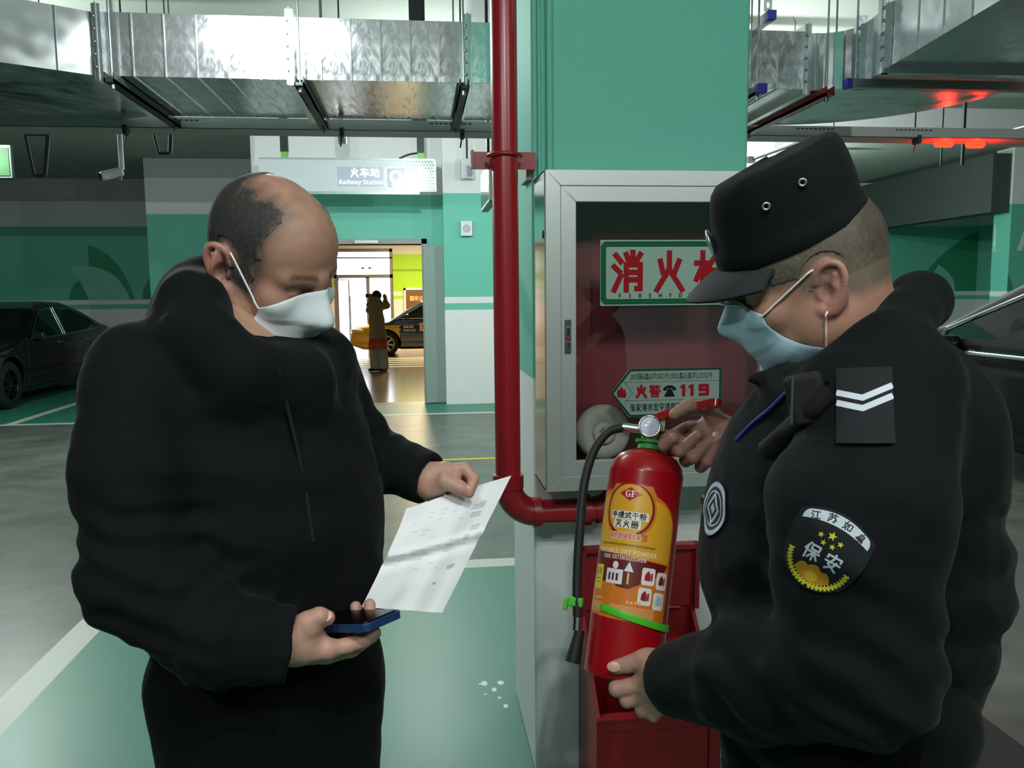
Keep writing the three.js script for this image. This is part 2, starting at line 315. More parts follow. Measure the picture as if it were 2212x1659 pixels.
wallBox('wall_pier_right', 9.47, 12, H0, -12.2, -12.6, bands(H0, STRIPES, WHITE, (g, X0, Y) => {
  const X = (x) => X0(x - 9.47);
  g.fillStyle = '#cfe0dc'; g.font = 'bold 150px sans-serif'; g.fillText('A', X(9.6), Y(2.12));
  leaf(g, X, Y, [[9.47, 1.75], [9.62, 1.5, 9.55, 1.48], [9.47, 1.48]], '#2c8a68');
}, 2.53, 640, 1024));
wallBox('wall_left_side', -12.2, -12, H0, 6.2, -16.7, bands(H0, STRIPES));
wallBox('wall_right_side', 12, 12.2, H0, 6.2, -16.7, bands(H0, STRIPES));
wallBox('wall_front', -12.2, 12.2, H0, 6.2, 6.4, bands(H0, STRIPES));
// ceilings: high slab over the lane, lower slab over the bays behind (its edge shows as a white beam)
struct('ceiling', span(-12.2, 12.2, H0, H0 + .3, 6.4, -11.2), M.ceil);
{
  const c = structGroup('ceiling_rear');
  struct('ceiling_slab', span(-12.2, 12.2, 3.75, H0 + .3, -11.24, -16.7), M.ceil, c);
  struct('beam_face', span(-12.2, 12.2, 3.72, H0, -11.2, -11.24), M.white, c);
}
struct('ceiling_beam', span(.46, .8, 3.72, H0, -5.2, -11.2), M.white);
{ // side of a lowered service duct above the far right bays
  const b = tag(put('bulkhead', span(9.15, 9.46, 2.74, 3.66, -12.25, -16.38), std(0x434c4a, .8)), 'dark grey box bulkhead under the slab at far right', 'bulkhead');
}
// ---------- the square column ----------
{
  const t = bands(H0, [[1.25, H0, TEAL]], '#dde2e0');
  struct('column', span(.333, .985, 0, H0, -2.375, -2.9, .012), wallMat(t));
  tag(put('conduit', merge([rod([.385, 1.83, -2.366], [.385, H0, -2.366], .011), rod([.356, 1.83, -2.37], [.356, H0, -2.37], .006)]), M.teal), 'painted teal conduit running up the column above the hydrant cabinet', 'conduit');
}
// ---------- the room behind the door ----------
const LIME = '#9fd41c';
{
  const wb = bands(3.4, [[1.62, 2.7, LIME], [2.2, 2.27, '#7cae12'], [1.40, 1.5, LIME]], '#d8d8d2');
  const s = new THREE.Shape([[-7, 0], [-2.42, 0], [-2.42, 2.86], [-.72, 2.86], [-.72, 0], [7, 0], [7, 3.4], [-7, 3.4]].map((p) => new THREE.Vector2(...p)));
  wb.wrapS = THREE.RepeatWrapping; wb.repeat.set(1, 1 / 3.4);
  struct('wall_lobby_back', new THREE.ExtrudeGeometry(s, { depth: .25, bevelEnabled: false }).translate(0, 0, -24.25), wallMat(wb));
  const wb2 = bands(3.4, [[1.62, 2.7, LIME], [2.2, 2.27, '#7cae12'], [1.40, 1.5, LIME]], '#d8d8d2');
  wallBox('wall_lobby_left', -7.2, -7, 3.4, -16.7, -24.25, wb2); wallBox('wall_lobby_right', 7, 7.2, 3.4, -16.7, -24.25, wb2);
  struct('wall_lobby_front', merge([span(-7.2, -2, 0, 3.4, -16.45, -16.7), span(5.1, 7.2, 0, 3.4, -16.45, -16.7), span(-2, 5.1, 3.3, 4.1, -16.5, -16.7)]), M.white);
  struct('ceiling_lobby', span(-7.2, 7.2, 3.4, 3.7, -16.7, -24.25), M.white);
  struct('floor_outside', span(-12, 12, -.3, -.02, -25.2, -34), std(0xb9bdb8, .8));
}

// ---------- doors ----------
{
  const f = structGroup('door_1');                       // steel double door, right leaf folded back against the wall
  struct('door_frame', merge([span(-1.52, -1.45, 0, 2.27, -11.26, -11.58), span(.06, .13, 0, 2.27, -11.26, -11.58), span(-1.52, .13, 2.2, 2.27, -11.26, -11.58)]), M.frameGrey, f);
  struct('door_closer', span(-.84, -.52, 2.2, 2.25, -11.2, -11.27, .01), M.alu, f);
  const leafMesh = struct('door_leaf', box(.73, 2.16, .045, .365, 1.09, 0, .006), M.doorGrey, f);
  leafMesh.position.set(.075, 0, -11.26); leafMesh.rotation.y = .17;
  const h = struct('door_handle', merge([new THREE.CylinderGeometry(.026, .026, .02, 16).rotateX(Math.PI / 2).translate(.66, 1.02, .032), rod([.66, 1.02, .03], [.66, 1.02, .065], .009), rod([.68, 1.02, .06], [.56, 1.02, .06], .009), new THREE.CylinderGeometry(.022, .022, .02, 16).rotateX(Math.PI / 2).translate(.66, 1.16, .032)]), M.alu, leafMesh);
  const l2 = struct('door_leaf', box(.76, 2.16, .045, .38, 1.09, 0, .006), std(0xb9b9a4, .45), f);
  l2.position.set(-1.43, 0, -11.56); l2.rotation.y = 1.5;
  struct('door_handle', merge([rod([.69, 1.02, -.03], [.69, 1.02, -.07], .01), rod([.7, 1.02, -.065], [.58, 1.02, -.065], .01)]), M.alu, l2);
}
{
  const e = structGroup('door_2');                       // glazed entrance of the lobby
  const fr = std(0x7b7876, .45, .4), x0 = -2.42, x1 = -.72, z = -24.08, t = .04;
  struct('door_frame', merge([span(x0, x0 + .09, 0, 2.86, z - t, z + t), span(x1 - .09, x1, 0, 2.86, z - t, z + t), span(x0, x1, 2.77, 2.86, z - t, z + t), span(x0, x1, 2.58, 2.62, z - t, z + t), span(x0, x1, 2.02, 2.12, z - t, z + t), span(-1.50, -1.40, 0, 2.05, z - t, z + t), span(-1.50, x1, 0, .12, z - t, z + t)]), fr, e);
  const glass = phys(0xffffff, .02, { transmission: 1, thickness: 0, ior: 1.45 });
  struct('window_pane', span(-1.40, x1 - .09, .12, 2.02, z - .006, z + .006), glass, e);
  struct('window_pane', span(x0 + .09, x1 - .09, 2.12, 2.58, z - .006, z + .006), glass, e);
  struct('window_pane', span(x0 + .09, x1 - .09, 2.62, 2.77, z - .006, z + .006), glass, e);
  const lf = struct('door_leaf', merge([span(0, .05, 0, 2.02, -.02, .02), span(.8, .85, 0, 2.02, -.02, .02), span(0, .85, 0, .08, -.02, .02), span(0, .85, 1.95, 2.02, -.02, .02)]), fr, e);
  lf.position.set(x0 + .1, 0, z); lf.rotation.y = 1.25;
  struct('door_pane', span(.05, .8, .08, 1.95, -.005, .005), glass, lf);
  struct('door_handle', rod([.76, .5, .05], [.76, 1.5, .05], .018), std(0x55504f, .4, .6), lf);
  struct('window_sensor', merge([span(-1.62, -1.54, 2.28, 2.33, z + .01, z + .05), span(-1.42, -1.34, 2.28, 2.33, z + .01, z + .05)]), M.black, e);
}
// framed notice on the lime wall
{
  const t = thing('notice_board', 'white framed brown notice on the lime wall behind the taxi', 'notice board', [0, 0, -23.96]);
  put('frame', merge([span(-.42, -.36, .6, 1.72, 0, .05), span(.42, .36, .6, 1.72, 0, .05), span(-.42, .42, 1.66, 1.72, 0, .05), span(-.42, .42, .6, .66, 0, .05)]), M.white, t);
  const tx = canvas(256, 340, (g, w, h) => { g.fillStyle = '#6b4a20'; g.fillRect(0, 0, w, h); han(g, '国安公司', 40, 60, 44, 7, '#d8b878'); });
  put('panel', span(-.36, .36, .66, 1.66, 0, .02), std(0xffffff, .5, 0, { map: tx }), t);
}
// ---------- galvanised air duct ----------
{
  const d = thing('air_duct', 'long galvanised rectangular air duct crossing overhead and turning towards the camera at right', 'duct');
  const y0 = 2.5, y1 = 2.775, zf = -3.975, zb = -4.8;
  const fl = [-1.398, -.559, .257, 1.93];
  const face = (x, w) => box(w - .003, y1 - y0, .003, x + w / 2, (y0 + y1) / 2, zf - .0015);
  const bot = (x, w) => box(w - .003, .003, zf - zb, x + w / 2, y0 + .0015, (zf + zb) / 2);
  const pf = face(0, .142), pb = bot(0, .142), seamF = merge([box(.006, y1 - y0, .007, 0, (y0 + y1) / 2, zf + .003)]), seamB = box(.005, .005, zf - zb, 0, y0 - .002, (zf + zb) / 2);
  for (let i = 0; i < fl.length - 1; i++) {
    const n = Math.round((fl[i + 1] - fl[i]) / .142), w = (fl[i + 1] - fl[i]) / n;
    for (let k = 0; k < n; k++) {
      const x = fl[i] + k * w;
      const a = put('duct_panel', pf, M.galv, d); a.position.x = x; a.scale.x = w / .142; a.rotation.x = 0;
      const b = put('bottom_panel', pb, M.galv, d); b.position.x = x; b.scale.x = w / .142;
      if (k) { put('seam', seamF, M.galv, d).position.x = x; put('seam', seamB, M.galv, d).position.x = x; }
    }
  }
  put('top_panel', span(fl[0], fl[3], y1, y1 + .003, zf, zb), M.galv, d);
  put('back_panel', span(fl[0], fl[3], y0, y1, zb, zb - .003), M.galv, d);
  const ring = (x) => merge([span(x - .018, x + .018, y0 - .03, y1 + .03, zf, zf + .03), span(x - .018, x + .018, y0 - .03, y0, zf, zb), span(x - .018, x + .018, y1, y1 + .03, zf, zb), span(x - .003, x + .003, y0 - .036, y1 + .036, zf, zf + .036)]);
  const bolts = (x, z, s) => merge([.03, .085, .14, .195, .25].map((h) => new THREE.SphereGeometry(.007, 8, 6).translate(x + s, y0 + h, z)));
  for (const x of fl) { const f = put('flange', ring(x), M.galv, d); put('bolt', bolts(x, zf + .032, -.010), M.galvDull, f); }
  // free outline pieces: left transition, elbow and the run towards the camera
  const outline = (pts) => { const s = new THREE.Shape(pts.map(([x, z]) => new THREE.Vector2(x, -z))); return new THREE.ExtrudeGeometry(s, { depth: y1 - y0, bevelEnabled: false, curveSegments: 12 }).rotateX(-Math.PI / 2).translate(0, y0, 0); };
  put('transition_piece', outline([[-1.416, zf], [-2.5, -3.33], [-2.5, -5.32], [-1.416, zb]]), M.galv, d);
  put('seam', box(.006, y1 - y0, .008, -1.75, (y0 + y1) / 2, -3.772), M.galv, d); put('seam', box(.006, y1 - y0, .008, -1.55, (y0 + y1) / 2, -3.893), M.galv, d);
  const el = [[1.948, -3.99]];
  for (let i = 0; i <= 6; i++) { const a = Math.PI / 2 * (1 - i / 6); el.push([1.99 + .17 * Math.cos(a), -3.82 - .17 * Math.sin(a)]); }
  const oa = []; for (let i = 0; i <= 14; i++) { const a = Math.PI / 2 * i / 14; oa.push([2.06 + .93 * Math.cos(a), -3.87 - .95 * Math.sin(a)]); }
  put('elbow', outline([...el, ...oa, [1.948, -4.82]]), M.galv, d);
  put('seam', box(.006, y1 - y0, .008, 2.0, (y0 + y1) / 2, -3.985), M.galv, d); put('seam', box(.006, y1 - y0, .006, 2.115, (y0 + y1) / 2, -3.935), M.galv, d);
  put('run', outline([[2.16, -3.82], [2.125, -3.56], [1.86, -1.2], [2.9, -1.2], [2.98, -3.56], [2.99, -3.86]]), M.galv, d);
  const side = (z) => 2.125 - (z + 3.56) * .1123;
  for (let z = -3.3; z < -1.4; z += .2) put('seam', box(.008, y1 - y0, .006, side(z), (y0 + y1) / 2, z), M.galv, d);
  for (const [x, z] of [[2.16, -3.84], [2.12, -3.56]]) {
    const f = put('flange', merge([span(x - .036, x, y0 - .03, y1 + .03, z - .03, z + .03), span(x - .03, x + .85, y0 - .03, y0, z - .02, z + .02), span(x - .03, x + .85, y1, y1 + .03, z - .02, z + .02), span(x - .04, x, y0 - .034, y1 + .034, z - .004, z + .004)]), M.galv, d);
    put('bolt', merge([.03, .085, .14, .195, .25].map((h) => new THREE.SphereGeometry(.008, 8, 6).translate(x - .038, y0 + h, z + .016))), M.galvDull, f);
  }
}
// trapeze hangers of the duct
function hanger(x, label, mat, caps) {
  const t = thing('duct_hanger', label, 'hanger', [x, 0, 0], 'trapeze hangers of the air duct');
  put('rod', rod([0, 2.43, -3.92], [0, 4.1, -3.92], .005), M.rod, t);
  put('rod', rod([0, 2.43, -4.86], [0, 4.1, -4.86], .005), M.rod, t);
  put('bar', merge([span(-.022, .022, 2.452, 2.466, -3.88, -4.9), span(-.022, -.016, 2.452, 2.494, -3.88, -4.9), span(.016, .022, 2.452, 2.494, -3.88, -4.9)]), mat, t);
  put('nut', merge([-3.92, -4.86].map((z) => new THREE.CylinderGeometry(.011, .011, .018, 6).translate(0, 2.44, z))), M.rod, t);
  if (caps) put('end_cap', box(.05, .046, .03, 0, 2.474, -3.872, .004), std(0x2a2f9a, .5), t, 'blue plastic end cap');
}
hanger(-1.335, 'dark steel trapeze hanger under the left flange of the duct', M.steelDark);
hanger(-.515, 'dark steel trapeze hanger at the middle flange, behind the balding man', M.steelDark);
hanger(.235, 'dark steel trapeze hanger next to the red standpipe', M.steelDark);
hanger(1.665, 'blue-capped channel hanger just right of the teal column', M.galvDull, true);
hanger(2.02, 'red perforated channel hanger under the right flange of the duct', M.redPaint);
{
  const t = thing('strut_channel', 'perforated steel strut channel hanging beside the teal column top', 'strut channel', [1.70, 0, -3.9]);
  const s = new THREE.Shape([[-.02, 0], [.02, 0], [.02, 1.3], [-.02, 1.3]].map((p) => new THREE.Vector2(...p)));
  for (let y = .03; y < 1.28; y += .05) { const h = new THREE.Path(); h.absellipse(0, y, .008, .014, 0, Math.PI * 2); s.holes.push(h); }
  put('channel', new THREE.ExtrudeGeometry(s, { depth: .003, bevelEnabled: false, curveSegments: 6 }).translate(0, 2.84, 0), M.white, t);
  put('foot_channel', span(-.02, .02, 2.79, 2.83, .03, -.14), M.galvDull, t);
  put('end_cap', box(.044, .044, .03, .0, 2.81, .04, .004), std(0x2a2f9a, .5), t, 'blue plastic end cap');
}
{
  const t = thing('strut_channel', 'short blue-capped strut channel under the right duct flange', 'strut channel', [2.06, 0, -3.72]);
  put('channel', span(-.03, .9, 2.445, 2.485, -.022, .022), M.galvDull, t);
  put('end_cap', box(.03, .044, .046, -.04, 2.465, 0, .004), std(0x2a2f9a, .5), t, 'blue plastic end cap');
  put('rod', rod([0, 2.46, 0], [0, 4.1, 0], .005), M.rod, t);
}
// cable tray
{
  const t = thing('cable_tray', 'grey cable tray running across the garage below the air duct', 'cable tray', [0, 0, -5]);
  put('channel', merge([span(-7, 8, 2.455, 2.517, .095, .098), span(-7, 8, 2.455, 2.517, -.098, -.095), span(-7, 8, 2.455, 2.458, -.098, .098)]), std(0x9ba29f, .55, .2), t);
  const holes = []; for (const c of [-1.45, .1, 2.35, 3.0]) for (let i = 0; i < 9; i++) holes.push(box(.018, .007, .001, c + i * .028, 2.5, .0986));
  put('slot', merge(holes), M.black, t, 'dark slots punched in the tray side');
  for (const x of [-3.6, -1.62, -.42, .28, 1.74, 3.15, 5]) { const r = put('rod', rod([x, 2.44, .05], [x, 4.07, .05], .005), M.steelDark, t); put('clip', merge([span(x - .012, x + .012, 2.42, 2.47, .04, .105), rod([x - .012, 2.37, .06], [x, 2.44, .06], .005)]), M.steelDark, r); }
}
// black strap frames below the tray at the left
for (const [label, a, b, c, e] of [['black tapered strap frame hanging at left by the green exit sign', [-2.453, 2.536, -5.6], [-2.317, 2.538, -5.6], [-2.354, 2.287, -5.6], [-2.418, 2.286, -5.6]], ['black strap stirrup hanging from the tray left of the balding man', [-1.672, 2.557, -5.6], [-1.566, 2.558, -5.6], [-1.578, 2.432, -5.6], [-1.647, 2.432, -5.6]]]) {
  const t = thing('strap_frame', label, 'bracket', [0, 0, 0], 'black strap frames under the tray');
  put('strap', merge([rod(a, e, .009, 6), rod(b, c, .014, 6), rod(e, c, .01, 6), rod(a, b, .006, 6)]), M.black, t);
  put('rod', merge([rod(a, [a[0], 4.1, a[2]], .004, 6), rod(b, [b[0], 4.1, b[2]], .004, 6)]), M.steelDark, t);
}
// surveillance camera on its drop pole
{
  const t = thing('surveillance_camera', 'small white surveillance camera on a drop pole at left', 'camera', [-1.72, 0, -5.12]);
  put('pole', rod([0, 2.255, 0], [0, 4.1, 0], .014), M.white, t);
  put('bracket', rod([0, 2.27, 0], [-.01, 2.19, .02], .012), std(0x6c7270, .5), t);
  const b = put('housing', new RoundedBoxGeometry(.06, .055, .13, 3, .018).rotateX(.3).rotateY(-.9).translate(-.05, 2.225, .03), std(0xb9c0bd, .4), t);
  put('lens', new THREE.CylinderGeometry(.022, .022, .012, 16).rotateX(Math.PI / 2 + .3).rotateY(-.9).translate(-.105, 2.205, .075), phys(0x050607, .1), b);
}
// diagonal seismic braces
for (const [label, p, q, r] of [['grey diagonal brace behind the air duct, left of the door sign', [-0.631, 2.799, -6], [-0.56, 2.71, -6.6], .018], ['thin diagonal brace at right just above the cap', [3.157, 2.713, -6], [2.845, 2.623, -6.8], .012], ['short diagonal brace at the far right edge', [5.212, 2.89, -6.5], [5.382, 2.942, -7.2], .014]])
  tag(put('brace', merge([rod(p, q, r), rod(p, [p[0], 4.1, p[2]], r * .6), new THREE.BoxGeometry(.06, .05, .05).translate(...q)]), M.galvDull), label, 'brace');
// drop rods at right
for (const [label, x, d, yb, w] of [['black drop rod right of the column', 2.45, 6.3, 2.56, .02], ['black drop rod above the collar, nearer the column', 4.45, 6.6, 2.56, .012], ['thick black drop rod left of the red indicator lamps', 4.72, 6.7, 2.58, .022]])
  tag(put('drop_rod', span(x - w / 2, x + w / 2, yb, 4.1, -d, -d - w), M.steelDark), label, 'rod');
tag(put('drop_post', merge([span(-.02, .08, 2.55, 4.1, -5.35, -5.43)]), M.steelDark), 'dark drop post rising behind the duct left of the standpipe', 'post');
// hanging direction sign
{
  const t = thing('direction_sign', 'white lit hanging sign with lettering, subway icon and arrow before the door', 'sign', [0, 0, -10.5]);
  const W = 2.16, H = .385, x0 = -1.915, y0 = 2.8;
  const art = canvas(1800, 320, (g, w, h) => {
    g.fillStyle = '#a9b6b6'; g.fillRect(0, 0, w, h);
    const s = 32; g.fillStyle = '#5f7573';
    for (let j = 0; j < 10; j++) for (let i = 0; i < 9; i++) { const k = Math.min(1, (i + 1) / 8), r = 4 + 9 * k, x = w - 290 + i * s + (j % 2) * s / 2, y = 16 + j * s; g.save(); g.translate(x, y); g.rotate(Math.PI / 4); g.fillRect(-r / 1.2, -r / 1.2, r * 1.66, r * 1.66); g.restore(); }
    g.strokeStyle = '#fdfff2'; g.lineWidth = 30; g.beginPath(); g.moveTo(w - 150, 270); g.lineTo(w - 150, 80); g.moveTo(w - 232, 150); g.lineTo(w - 150, 68); g.lineTo(w - 68, 150); g.stroke();
    g.fillStyle = '#8b93a8'; g.beginPath(); g.roundRect(w - 510, 75, 205, 215, 24); g.fill(); g.strokeStyle = '#fff'; g.lineWidth = 14; g.stroke();
    g.strokeStyle = '#fff'; g.lineWidth = 34; g.beginPath(); g.arc(w - 408, 168, 52, 0, 7); g.stroke(); g.fillStyle = '#fff'; g.fillRect(w - 445, 215, 76, 70);
    g.fillStyle = '#97a0b2'; g.fillRect(w - 1010, 70, 470, 200);
    han(g, '火车站', w - 880, 82, 92, 15, '#ffffff', 1, .14);
    g.fillStyle = '#ffffff'; g.font = 'bold 62px sans-serif'; g.textAlign = 'right'; g.fillText('Railway Station', w - 535, 248);
  });
  const face = new THREE.MeshStandardMaterial({ map: art, roughness: .3, emissive: 0xffffff, emissiveMap: art, emissiveIntensity: .12 });
  put('panel', box(W, H, .05, x0 + W / 2, y0 + H / 2, 0), face, t);
  put('frame', merge([span(x0, x0 + W - .2, y0 - .035, y0, -.03, .03), span(x0, x0 + W, y0 + H, y0 + H + .02, -.03, .03), span(x0 + W, x0 + W + .012, y0, y0 + H, -.03, .03)]), std(0x9fb0ac, .4, .5), t);
  for (const x of [-1.6, .07]) { const r = put('post', span(x - .045, x + .045, y0 + H + .09, 4.1, -.04, .04), M.steelDark, t); put('foot', span(x - .04, x + .04, y0 + H + .02, y0 + H + .1, -.035, .035), std(0x5fae4c, .5), r, 'green foot of the hanging post'); }
  put('cable', tube([[-.2, y0 + H + .02, .02], [-.08, y0 + H + .07, .02], [.03, y0 + H + .09, .02]], .012), M.black, t);
}
// side-on lit sign hanging behind the standpipe
{
  const t = thing('hanging_sign', 'white glossy box sign seen edge-on behind the red standpipe', 'sign', [.50, 0, -6.05]);
  put('housing', box(.06, .28, .72, .03, 2.29, 0, .012), phys(0xe9f2ee, .15, { clearcoat: 1 }), t);
  put('base', box(.05, .012, .70, .03, 2.146, 0), std(0x3f7a66, .5), t);
  put('strap', span(.02, .04, 2.43, 4.1, -.02, .02), M.steelDark, t);
}
{
  const t = thing('loudspeaker', 'square white loudspeaker on the teal wall beside the open steel door', 'loudspeaker', [.667, 2.39, -11.12]);
  put('case', box(.155, .2, .06, 0, 0, .03, .008), std(0xcfd4d6, .4), t);
  put('grille', merge([new THREE.TorusGeometry(.045, .006, 8, 24).translate(0, 0, .062), new THREE.TorusGeometry(.022, .006, 8, 20).translate(0, 0, .062)]), std(0x9aa3a4, .5), t);
}
{
  const t = thing('emergency_light', 'pale grey projector box on the white wall above the loudspeaker', 'lamp', [.685, 3.17, -11.12]);
  put('case', box(.17, .27, .10, 0, 0, .05, .01), std(0xc4cace, .45), t);
  put('screen', new THREE.CylinderGeometry(.07, .07, .14, 24, 1, false, 0, Math.PI).rotateX(-Math.PI / 2).rotateZ(0).scale(1, 1.3, .3).translate(0, -.05, .1), std(0x7e868c, .4), t);
  put('lip', box(.10, .02, .05, 0, -.12, .11), std(0xb3babd, .5), t);
  put('cable', rod([0, .14, .05], [0, .93, .05], .012), M.black, t);
}
// green exit sign at the left edge
{
  const t = thing('exit_sign', 'glowing green exit sign at the left edge under the tray', 'sign', [-3.739, 2.74, -8]);
  put('housing', box(.22, .30, .05, 0, 0, 0, .01), std(0x1a2a20, .5), t);
  put('panel', box(.18, .25, .01, 0, 0, .027), glow(0x08d048, .16), t, 'green lit panel');
  put('rod', rod([0, .15, 0], [0, 1.3, 0], .008), M.steelDark, t);
  const L = new THREE.PointLight(0x18ff60, .5, 0, 2); L.position.set(0, 0, .12); L.castShadow = true; t.add(L);
}
// red indicator lamps
{
  const A = [3.401, 2.455, -5.04], B = [3.621, 2.452, -5.04];
  for (const [p, w] of [[A, 'left'], [B, 'right']]) {
    const t = thing('indicator_lamp', w + ' one of the two red parking indicator lamps under the tray', 'lamp', p, 'red parking indicator lamps');
    put('housing', box(.15, .03, .05, 0, .022, -.01, .008), std(0x30100f, .5), t);
    put('lens', new THREE.CapsuleGeometry(.024, .085, 6, 16).rotateZ(Math.PI / 2).translate(0, -.012, .012), glow(0xff2412, 4), t);
    put('bracket', box(.03, .03, .03, 0, .04, -.01), M.rod, t);
    const L = new THREE.PointLight(0xff1a10, .3, 0, 2); L.position.set(0, -.07, .03); L.castShadow = true; t.add(L);
  }
}
// tube lamps
for (const l of LAMPS) {
  const t = thing('tube_lamp', 'white tube lamp ' + l.name, 'lamp', l.at);
  const [x, y, z] = l.at;
  put('housing', box(l.len, .03, .07, 0, .045, 0, .006), M.white, t);
  const tb = put('tube', rod([-l.len / 2 + .02, 0, 0], [l.len / 2 - .02, 0, 0], .016, 12), glow(new THREE.Color(...COOL), 14), t);
  put('cap', merge([rod([-l.len / 2, 0, 0], [-l.len / 2 + .02, 0, 0], .018, 12), rod([l.len / 2 - .02, 0, 0], [l.len / 2, 0, 0], .018, 12), box(.015, .04, .03, -l.len / 2 + .02, .02, 0), box(.015, .04, .03, l.len / 2 - .02, .02, 0)]), M.white, t);
  put('rod', rod([-l.len * .4, .05, 0], [-l.len * .4, (z < -11.2 ? 3.75 : 4.1) - y, 0], .005, 6), M.rod, t);
  put('rod', rod([l.len * .4, .05, 0], [l.len * .4, (z < -11.2 ? 3.75 : 4.1) - y, 0], .005, 6), M.rod, t);
  const L = new THREE.RectAreaLight(new THREE.Color(...COOL), l.lum, l.len, .06); L.position.set(0, -.022, 0); L.rotation.x = -Math.PI / 2; t.add(L);
  if (l.cd) { const q = new THREE.PointLight(new THREE.Color(...COOL), l.cd, 0, 2); q.position.set(0, -.22, 0); q.castShadow = true; t.add(q); }
}
{ // lobby lamp, warm
  const t = thing('ceiling_lamp', 'warm ceiling lamp of the lobby behind the steel door', 'lamp', [.2, 3.36, -21]);
  put('housing', box(1.2, .05, .3, 0, .01, 0, .01), M.white, t); put('diffuser', box(1.14, .012, .25, 0, -.02, 0), glow(0xffd9a0, 5), t);
  const L = new THREE.RectAreaLight(0xffe2b8, 330, 1.1, .24); L.position.set(0, -.03, 0); L.rotation.x = -Math.PI / 2; t.add(L);
}
// ---------- red standpipe ----------
{
  const t = thing('standpipe', 'red fire standpipe in front of the column, bending into the hydrant cabinet', 'pipe');
  const R = .0365, z = -2.28, x = .246;
  put('riser', rod([x, .955, z], [x, 4.1, z], R, 32), M.red, t);
  const elbow = (c, a0, a1, r) => { const pts = []; for (let i = 0; i <= 10; i++) { const a = a0 + (a1 - a0) * i / 10; pts.push([c[0] + r * Math.cos(a), c[1] + r * Math.sin(a), z]); } return tube(pts, R * 1.1, 24, 24); };
  put('elbow', merge([elbow([x + .085, .955], Math.PI, Math.PI * 1.5, .085)]), M.redPaint, t);
  put('collar', rod([x, .945, z], [x, .985, z], R * 1.22, 32), M.redPaint, t); put('collar', rod([x + .072, .87, z], [x + .094, .87, z], R * 1.24, 32), M.redPaint, t);
  put('branch', rod([x + .08, .87, z], [.50, .87, z], R * .98, 32), M.red, t);
  put('elbow', elbow([.50, .94], -Math.PI / 2, 0, .07), M.redPaint, t);
  put('collar', rod([.462, .87, z], [.486, .87, z], R * 1.24, 32), M.redPaint, t); put('collar', rod([.57, .925, z], [.57, .958, z], R * 1.22, 32), M.redPaint, t);
  const c = thing('pipe_clamp', 'steel angle clamp holding the red standpipe to the column', 'clamp');
  put('arm', merge([span(.155, .334, 1.852, 1.90, -2.335, -2.328), span(.155, .162, 1.852, 1.90, -2.30, -2.335), span(.333, .34, 1.852, 1.90, -2.335, -2.375)]), M.redPaint, c);
  put('plate', merge([span(.318, .3345, 1.83, 1.905, -2.375, -2.50)]), std(0x8b8d84, .6, .4), c, 'bare patchy steel plate');
  put('u_bolt', tube(Array.from({ length: 17 }, (_, i) => { const a = Math.PI * i / 16; return [x + .045 * Math.cos(a), 1.882, z + .045 * Math.sin(a) - .005]; }), .006, 8, 40), M.redPaint, c);
}
